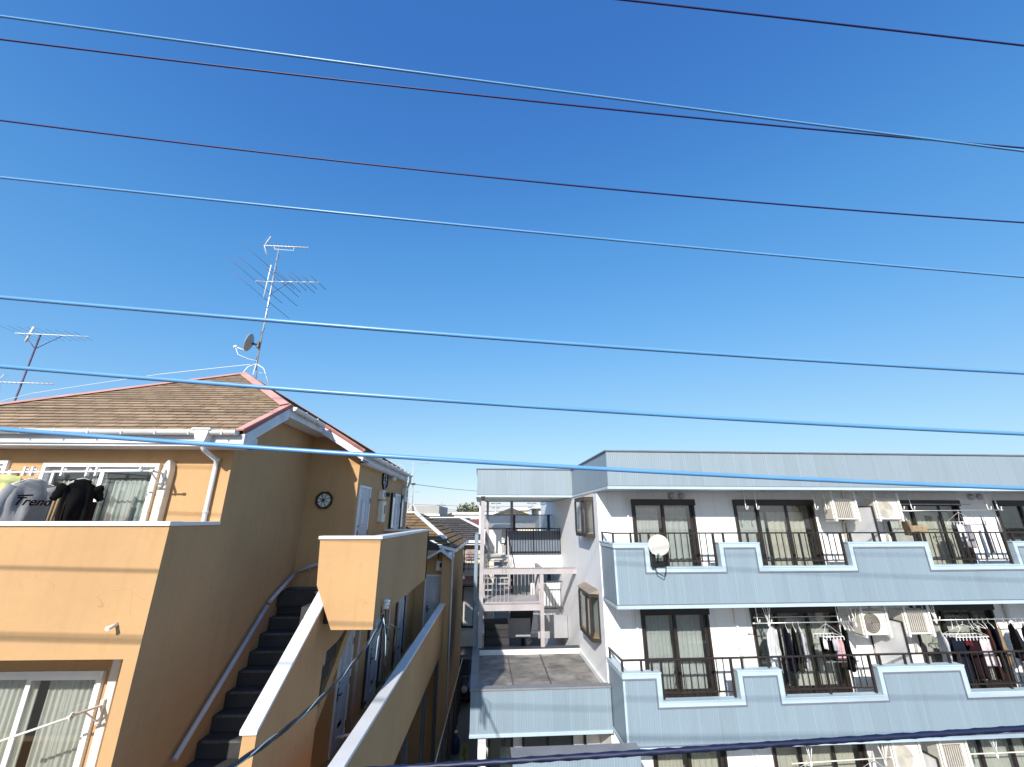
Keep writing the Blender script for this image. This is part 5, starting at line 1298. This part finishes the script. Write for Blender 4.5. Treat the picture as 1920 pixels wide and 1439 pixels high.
part('solar_panel', MB().poly([(4.2, 37.5, 1.2), (6.4, 37.5, 2.5), (6.4, 43, 2.5), (4.2, 43, 1.2)]) or MB().box(4.3, 6.6, 37.4, 37.55, 1.25, 1.75), mat('solar_panel_blue', (.06, .08, .16), .3), ph)
simple_house('yellow_topped_house', 'pale yellow box house far behind the stair wing', 2.2, 3.6, 52, 56, 1.0, mat('far_yellow', (.66, .60, .36), .8), 'flat', m_trim)
simple_house('brown_roofed_house', 'cream house with brown roof seen behind the lower stair railing', 3.0, 7.5, 25.5, 30, -3.4, m_wc, 'hip', mat('brown_roof_far', (.16, .08, .065), .7, .2, 2), [], 1.5)
for i, (x0, x1, y0, zt_) in enumerate(((-40, -28, 55, .0), (-27, -20, 60, -.4), (8, 16, 60, .2), (18, 30, 55, -.2), (32, 44, 60, .4), (-60, -44, 70, .6), (-18, -12, 70, .3))):
    simple_house('distant_house', ['wide pale house far off left beyond the orange roof', 'small hip roofed house hidden behind the orange roof', 'house far behind the blue building stair wing', 'wide house hidden behind the blue building', 'house hidden behind the right end of the blue building', 'pale block farthest off at left', 'house hidden behind the orange house gable'][i], x0, x1, y0, y0+8, zt_-1.2, m_wc if i % 2 else m_ww, 'hip', m_shing3, [], 1.5)
rd = random.Random(21); kinds = ['cream', 'white', 'grey', 'pale']; roofs_ = [('dark grey', m_shing3), ('dull red', m_red), ('brown', mat('brown_roof_far', (.16, .08, .065)))]
for i, (u, y_, zt_, w_) in enumerate(((800, 62, .2, 4), (822, 72, .6, 5), (838, 58, -.3, 3.5), (846, 80, .9, 5), (868, 46, -.6, 3), (884, 66, .5, 4.5), (935, 58, .5, 4), (955, 70, .9, 5), (985, 62, .6, 4), (1010, 80, 1.4, 6), (1040, 70, 1.0, 5))):
    p = at('O', u, 960, y=float(y_)); k = i % 3
    lab = ['farthest %s house with %s roof on the skyline, ' % (kinds[i % 4], roofs_[k][0]) + q for q in ('beside the orange gable', 'above the grey block', 'above the grey ridge', 'left of the trees', 'behind the red roof', 'under the largest tree', 'just right of the steel column', 'behind the dark ridge', 'left of the middle post', 'beside the solar panels', 'at the white side wall')][i]
    hs_ = simple_house('skyline_house', lab, p.x-w_/2, p.x+w_/2, y_, y_+6, zt_-.9, [m_wc, m_ww, m_wg, m_wc][i % 4], ['hip', 'gable', 'flat'][rd.randrange(3)], roofs_[k][1], [(p.x-w_*.3, p.x-w_*.1, zt_-2, zt_-1.2), (p.x+w_*.1, p.x+w_*.3, zt_-2, zt_-1.2)], 1.1)
    hs_['group'] = 'houses on the skyline'
# trees
m_leaf = mat('autumn_leaf', (.115, .12, .045), .7, .4, 3); m_leafg = mat('green_leaf', (.075, .12, .04), .7, .4, 3); m_bark = mat('bark', (.09, .07, .05), .9, .3, 6, .4)
def tree(name, label, x, y, zb, h, rad, lm, group=None, n=900, leaf=.16, seed=0, cat='tree'):
    rr = random.Random(seed); t = thing(name, label, cat, (x, y, zb), 'O', group)
    tk = MB(); tk.tube([(x, y, zb), (x+.05*h*rr.uniform(-1, 1), y, zb+h*.4), (x, y, zb+h*.75)], [h*.03, h*.022, h*.01], 8)
    blobs = []
    for k in range(7):
        a = rr.random()*6.283; q = Vector((x+math.cos(a)*rad*.55, y+math.sin(a)*rad*.55, zb+h*rr.uniform(.5, .9))); blobs.append((q, rad*rr.uniform(.35, .6)))
        tk.tube([(x, y, zb+h*.4), tuple(q)], [h*.012, h*.004], 5)
    part('trunk', tk, m_bark, t)
    cr = MB()
    for k in range(n):
        q, r_ = rr.choice(blobs); d = Vector((rr.gauss(0, 1), rr.gauss(0, 1), rr.gauss(0, .8))).normalized()*r_*rr.random()**.4
        p = q+d; a = Vector((rr.gauss(0, 1), rr.gauss(0, 1), rr.gauss(0, 1))).normalized(); b = a.orthogonal().normalized(); s_ = leaf*rr.uniform(.6, 1.3)
        cr.poly([p-a*s_, p+b*s_*.6, p+a*s_, p-b*s_*.6])
    part('crown', cr, lm, t); return t
for i, (u, v, r_, lab) in enumerate(((858, 951, 2.2, 'leftmost rounded tree on the skyline'), (880, 949, 2.9, 'largest rounded tree on the skyline left of the stair column'), (893, 947, 2.3, 'rightmost skyline tree touching the stair wing'))):
    p = at('O', u, v, y=85.0); tree('skyline_tree', lab, p.x, p.y, -7.5, p.z+7.5+r_*.25, r_, m_leaf, 'trees on the skyline', 700, .35, i)
p = at('B', 978, 1085, y=27.0); tree('garden_tree', 'yellow green tree seen through the stair landing railing', p.x-1.0, p.y, -7.5, 4.5, 1.0, m_leaf, None, 1400, .10, 9)
# small conifer at the bottom
p = at('O', 871, 1406, y=13.2)
pt = thing('young_conifer', 'small yellow green conifer at the foot of the alley', 'plant', (p.x, p.y, -7.5)); part('stem', MB().tube([(p.x, p.y, -7.5), (p.x, p.y, p.z)], [.03, .006], 6), m_bark, pt)
cr = MB(); rr = random.Random(5); hh = p.z+7.5
for k in range(1500):
    t_ = rr.random(); a = rr.random()*6.283; rad_ = (.30*(1-t_)+.03)*rr.random()**.5*(1+.3*math.sin(a*3+t_*20)); q = Vector((p.x+math.cos(a)*rad_, p.y+math.sin(a)*rad_, -7.4+hh*.99*t_)); d = Vector((math.cos(a), math.sin(a), rr.uniform(.3, 1.4))).normalized(); b = d.orthogonal().normalized(); s_ = .045
    cr.poly([q-b*s_*.3, q+d*s_*1.6, q+b*s_*.3])
part('foliage', cr, mat('conifer_leaf', (.20, .23, .07), .7, .3, 8), pt)

# ================================================================== alley things
fe = thing('alley_fence', 'low dark mesh fence with thin pale top rail along the alley', 'fence', (-1.1, 9, -7.5))
part('top_rail', MB().tube([at('O', 867, 1235, z=-5.8), at('O', 867, 1235, z=-5.8)+Vector((-.02, -9, 0))], .018, 6), m_cream, fe)
fx = at('O', 867, 1235, z=-5.8)
ps = MB()
for k in range(6): ps.box(fx.x-.02, fx.x+.02, fx.y-.1-k*1.7, fx.y-.06-k*1.7, -7.5, -5.8)
parts('post', ps, m_dsteel, fe)
ms = MB()
for k in range(90): ms.box(fx.x-.003, fx.x+.003, fx.y-k*.1-.003, fx.y-k*.1+.003, -7.45, -5.8)
part('mesh_wire', ms, m_dsteel, fe)
# car
def car(label, x, y, z, L=4.2, W=1.68):
    t = thing('parked_car', label, 'car', (x, y, z))
    m_cp = mat('dark_car_paint', (.015, .017, .03), .15, .05); 
    prof = [(0, .35), (.05, .75), (.9, .92), (1.35, 1.40), (1.7, 1.50), (3.2, 1.48), (3.9, 1.02), (4.15, .9), (4.2, .35), (3.6, .22), (.6, .22)]
    part('body', MB().prism([(x-W/2, y+a, z+b) for a, b in prof], (W, 0, 0)), m_cp, t, .06)
    part('windscreen', MB().prism([(x-W*.42, y+.93, z+.96), (x+W*.42, y+.93, z+.96), (x+W*.38, y+1.33, z+1.37), (x-W*.38, y+1.33, z+1.37)], (0, -.012, .012)), mat('car_glass', (.02, .025, .03), .05), t)
    for s_ in (-1, 1):
        part('side_glass', MB().prism([(x+s_*W/2, y+1.35, z+.95), (x+s_*W/2, y+3.7, z+1.0), (x+s_*W/2, y+3.2, z+1.4), (x+s_*W/2, y+1.6, z+1.4)], (s_*.008, 0, 0)), mat('car_glass', (.02, .025, .03)), t)
        part('headlight', MB().lathe([(.02, -.02), (.13, 0), (.12, .03), (.02, .05)], (x+s_*W*.36, y+.06, z+.68), (0, -1, .3), 12), mat('lamp_clear', (.5, .5, .52), .1), t)
        for yy in (.75, 3.35):
            wh = part('wheel', MB().lathe([(.2, -.1), (.3, -.1), (.31, 0), (.3, .1), (.2, .1)], (x+s_*(W/2-.08), y+yy, z+.31), (1, 0, 0), 20), m_black, t); part('rim', MB().lathe([(.05, -.11), (.19, -.105), (.19, .105), (.05, .11)], (x+s_*(W/2-.08), y+yy, z+.31), (1, 0, 0), 14), m_ant, wh)
        parts('mirror', MB().box(x+s_*(W/2+.1)-.09, x+s_*(W/2+.1)+.09, y+1.25, y+1.35, z+.95, z+1.1), m_cp, t, .02)
    part('number_plate', MB().box(x-.17, x+.17, y-.015, y+.0, z+.42, z+.58), m_white, t); part('bumper', MB().box(x-W*.46, x+W*.46, y-.03, y+.1, z+.3, z+.42), m_black, t, .02)
car('dark car parked at the far end of the alley', -1.95, 20.6, -7.5)
# blue container hanging by the wall
p = at('O', 846, 1262, y=17.2)
bt = thing('water_jug', 'blue plastic water jug standing in the dark alley', 'jug', (p.x+.25, 17.2, -7.5)); part('jug_body', MB().lathe([(.12, 0), (.14, .04), (.14, .34), (.11, .42), (.05, .5), (.05, .56)], (p.x+.25, 17.2, -7.49), (0, 0, 1), 16), mat('blue_plastic', (.015, .04, .10), .3), bt); part('jug_cap', MB().lathe([(.055, 0), (.055, .05)], (p.x+.25, 17.2, -6.93), (0, 0, 1), 12), m_white, bt)

# ================================================================== far aerials and lines
def whip(label, u, v0, v1, y, kind):
    a, b = at('O', u, v0, y=y), at('O', u+(v1-v0)*-.02, v1, y=y); t = thing('far_aerial', label, 'antenna', tuple(a), 'O', 'aerials on far roofs')
    part('mast', MB().tube([a, b], .022, 6), m_rail, t); e = MB()
    if kind:
        for k in (-1, 1): e.tube([b-Vector((0, 0, .55)), b+Vector((k*.75, 0, 0.05))], .012, 5)
        for i in range(6): e.tube([b+Vector((-.7+i*.28, -.3, -.05)), b+Vector((-.7+i*.28, .3, .05))], .008, 5)
        e.tube([b+Vector((-.75, 0, 0)), b+Vector((.75, 0, 0))], .012, 5); e.tube([b+Vector((-.55, 0, -1.3)), b+Vector((.4, 0, -1.35))], .010, 5)
        s_ = MB()
        for dx, dy in ((-.3, -.2), (.3, -.2), (0, .35)): s_.tube([a+Vector((dx, dy, -.05)), a+Vector((0, 0, .4))], .02, 5)
        part('roof_stand', s_, m_cream, t)
    else:
        for i in range(4): e.tube([b+Vector((-.3, 0, -.1-i*.5)), b+Vector((.3, 0, -.12-i*.5))], .010, 5)
    parts('element', e, m_rail, t)
whip('tall thin aerial standing on the tan tiled ridge', 773, 962, 869, 20.4, 1)
whip('slim aerial right beside the orange house downpipe', 766, 958, 900, 30, 0)
a, b = at('O', 762, 906, y=20.0), at('O', 900, 921, y=28.0)
solo('service_wire', MB().tube([a-(b-a)*.1, a+(b-a)*.5-Vector((0, 0, .06)), b+(b-a)*.3], .012, 5), m_dsteel, 'thin black service wire between the orange gable and blue stair wing', 'wire', tuple(a))
solo('wire_clamp', MB().lathe([(.02, -.12), (.06, 0), (.02, .12)], at('O', 775, 908, y=20.2), (1, 0, 0), 8), m_dsteel, 'small dark clamp on the thin service wire', 'clamp', tuple(at('O', 775, 908, y=20.2)))
for i, (v0, v1, lab) in enumerate(((945, 949, 'upper power line along the skyline'), (958, 955, 'lower power line along the skyline'), (951, 960, 'sagging power line along the skyline'))):
    a, b = at('O', 740, v0, y=60.0), at('O', 1060, v1, y=62.0); m_ = (a+b)/2-Vector((0, 0, .25)); solo('power_line', MB().tube([a-(b-a)*.5, a, m_, b, b+(b-a)*.5], .02, 5), m_dsteel, lab, 'power line', tuple(a), 'O', 'skyline power lines')
for i, (u, y, lab) in enumerate(((828, 66.0, 'utility pole rising between the flat block and trees'), (930, 60.0, 'utility pole seen through the left of the stair wing'), (997, 63.0, 'utility pole left of the solar panel house'))):
    p = at('O', u, 938 if i else 942, y=y); t = thing('utility_pole', lab, 'utility pole', (p.x, p.y, -7.5), 'O', 'utility poles on the skyline'); part('pole', MB().tube([(p.x, p.y, -7.5), (p.x, p.y, p.z)], [.16, .1], 8), m_conc, t); part('crossarm', MB().box(p.x-.7, p.x+.7, p.y-.05, p.y+.05, p.z-.5, p.z-.4).box(p.x-.55, p.x+.55, p.y-.05, p.y+.05, p.z-1.1, p.z-1.0), m_dsteel, t)

# ================================================================== light, sky, camera
sc = bpy.context.scene
wd = bpy.data.worlds.new('World'); sc.world = wd; wd.use_nodes = True
n, l = wd.node_tree.nodes, wd.node_tree.links; bg = n['Background']
EXPO = .42; SKYX = 2**EXPO
SKYC = ([(0, 0), (.058, .048), (.113, .112), (.352, .345), (.814, .60), (1, .70)], [(0, 0), (.139, .186), (.258, .36), (.677, .66), (1, .80)], [(0, 0), (.311, .56), (.543, .79), (.8, .92), (1, .965)])
sky = n.new('ShaderNodeTexSky'); sky.sky_type = 'NISHITA'; sky.sun_disc = False
sd = Vector((.30, 1.0, -.565)).normalized()      # direction the sunlight travels
elev = math.asin(-sd.z); az = math.atan2(-sd.x, -sd.y)
sky.sun_elevation = elev; sky.sun_rotation = az; sky.altitude = 50; sky.air_density = 1.0; sky.dust_density = .4; sky.ozone_density = 2.5
hs = n.new('ShaderNodeHueSaturation'); hs.inputs['Saturation'].default_value = 1.15
l.new(sky.outputs[0], hs.inputs['Color']); BGS = .13
sc_ = n.new('ShaderNodeVectorMath'); sc_.operation = 'SCALE'; sc_.inputs['Scale'].default_value = BGS*1.275; l.new(hs.outputs[0], sc_.inputs[0])
cv = n.new('ShaderNodeRGBCurve'); l.new(sc_.outputs[0], cv.inputs['Color'])     # colour response of the sky
for ch, pts in enumerate(SKYC):
    c_ = cv.mapping.curves[ch]
    c_.points[0].location = pts[0]; c_.points[1].location = pts[-1]
    for q in pts[1:-1]: c_.points.new(*q)
cv.mapping.update()
s2_ = n.new('ShaderNodeVectorMath'); s2_.operation = 'SCALE'; s2_.inputs['Scale'].default_value = 1/(BGS*SKYX); l.new(cv.outputs[0], s2_.inputs[0])
l.new(s2_.outputs[0], bg.inputs['Color']); bg.inputs['Strength'].default_value = BGS
sun = bpy.data.lights.new('sun', 'SUN'); sun.energy = 4.5; sun.angle = R(.75); sun.color = (1, .95, .87)
so = bpy.data.objects.new('sun', sun); col.objects.link(so); so.rotation_euler = sd.to_track_quat('-Z', 'Y').to_euler(); so.location = (0, -20, 30)
cam = bpy.data.cameras.new('camera'); cam.sensor_width = 36; cam.lens = 36*F/1920; cam.clip_start = .05; cam.clip_end = 3000
co = bpy.data.objects.new('camera', cam); col.objects.link(co); co.location = (0, 0, H); co.rotation_euler = (R(90)+PITCH, 0, -YAW['O']); sc.camera = co
sc.view_settings.view_transform = 'Standard'; sc.view_settings.look = 'None'; sc.view_settings.exposure = EXPO; sc.view_settings.gamma = 1
sc.cycles.max_bounces = 8; sc.cycles.transparent_max_bounces = 12
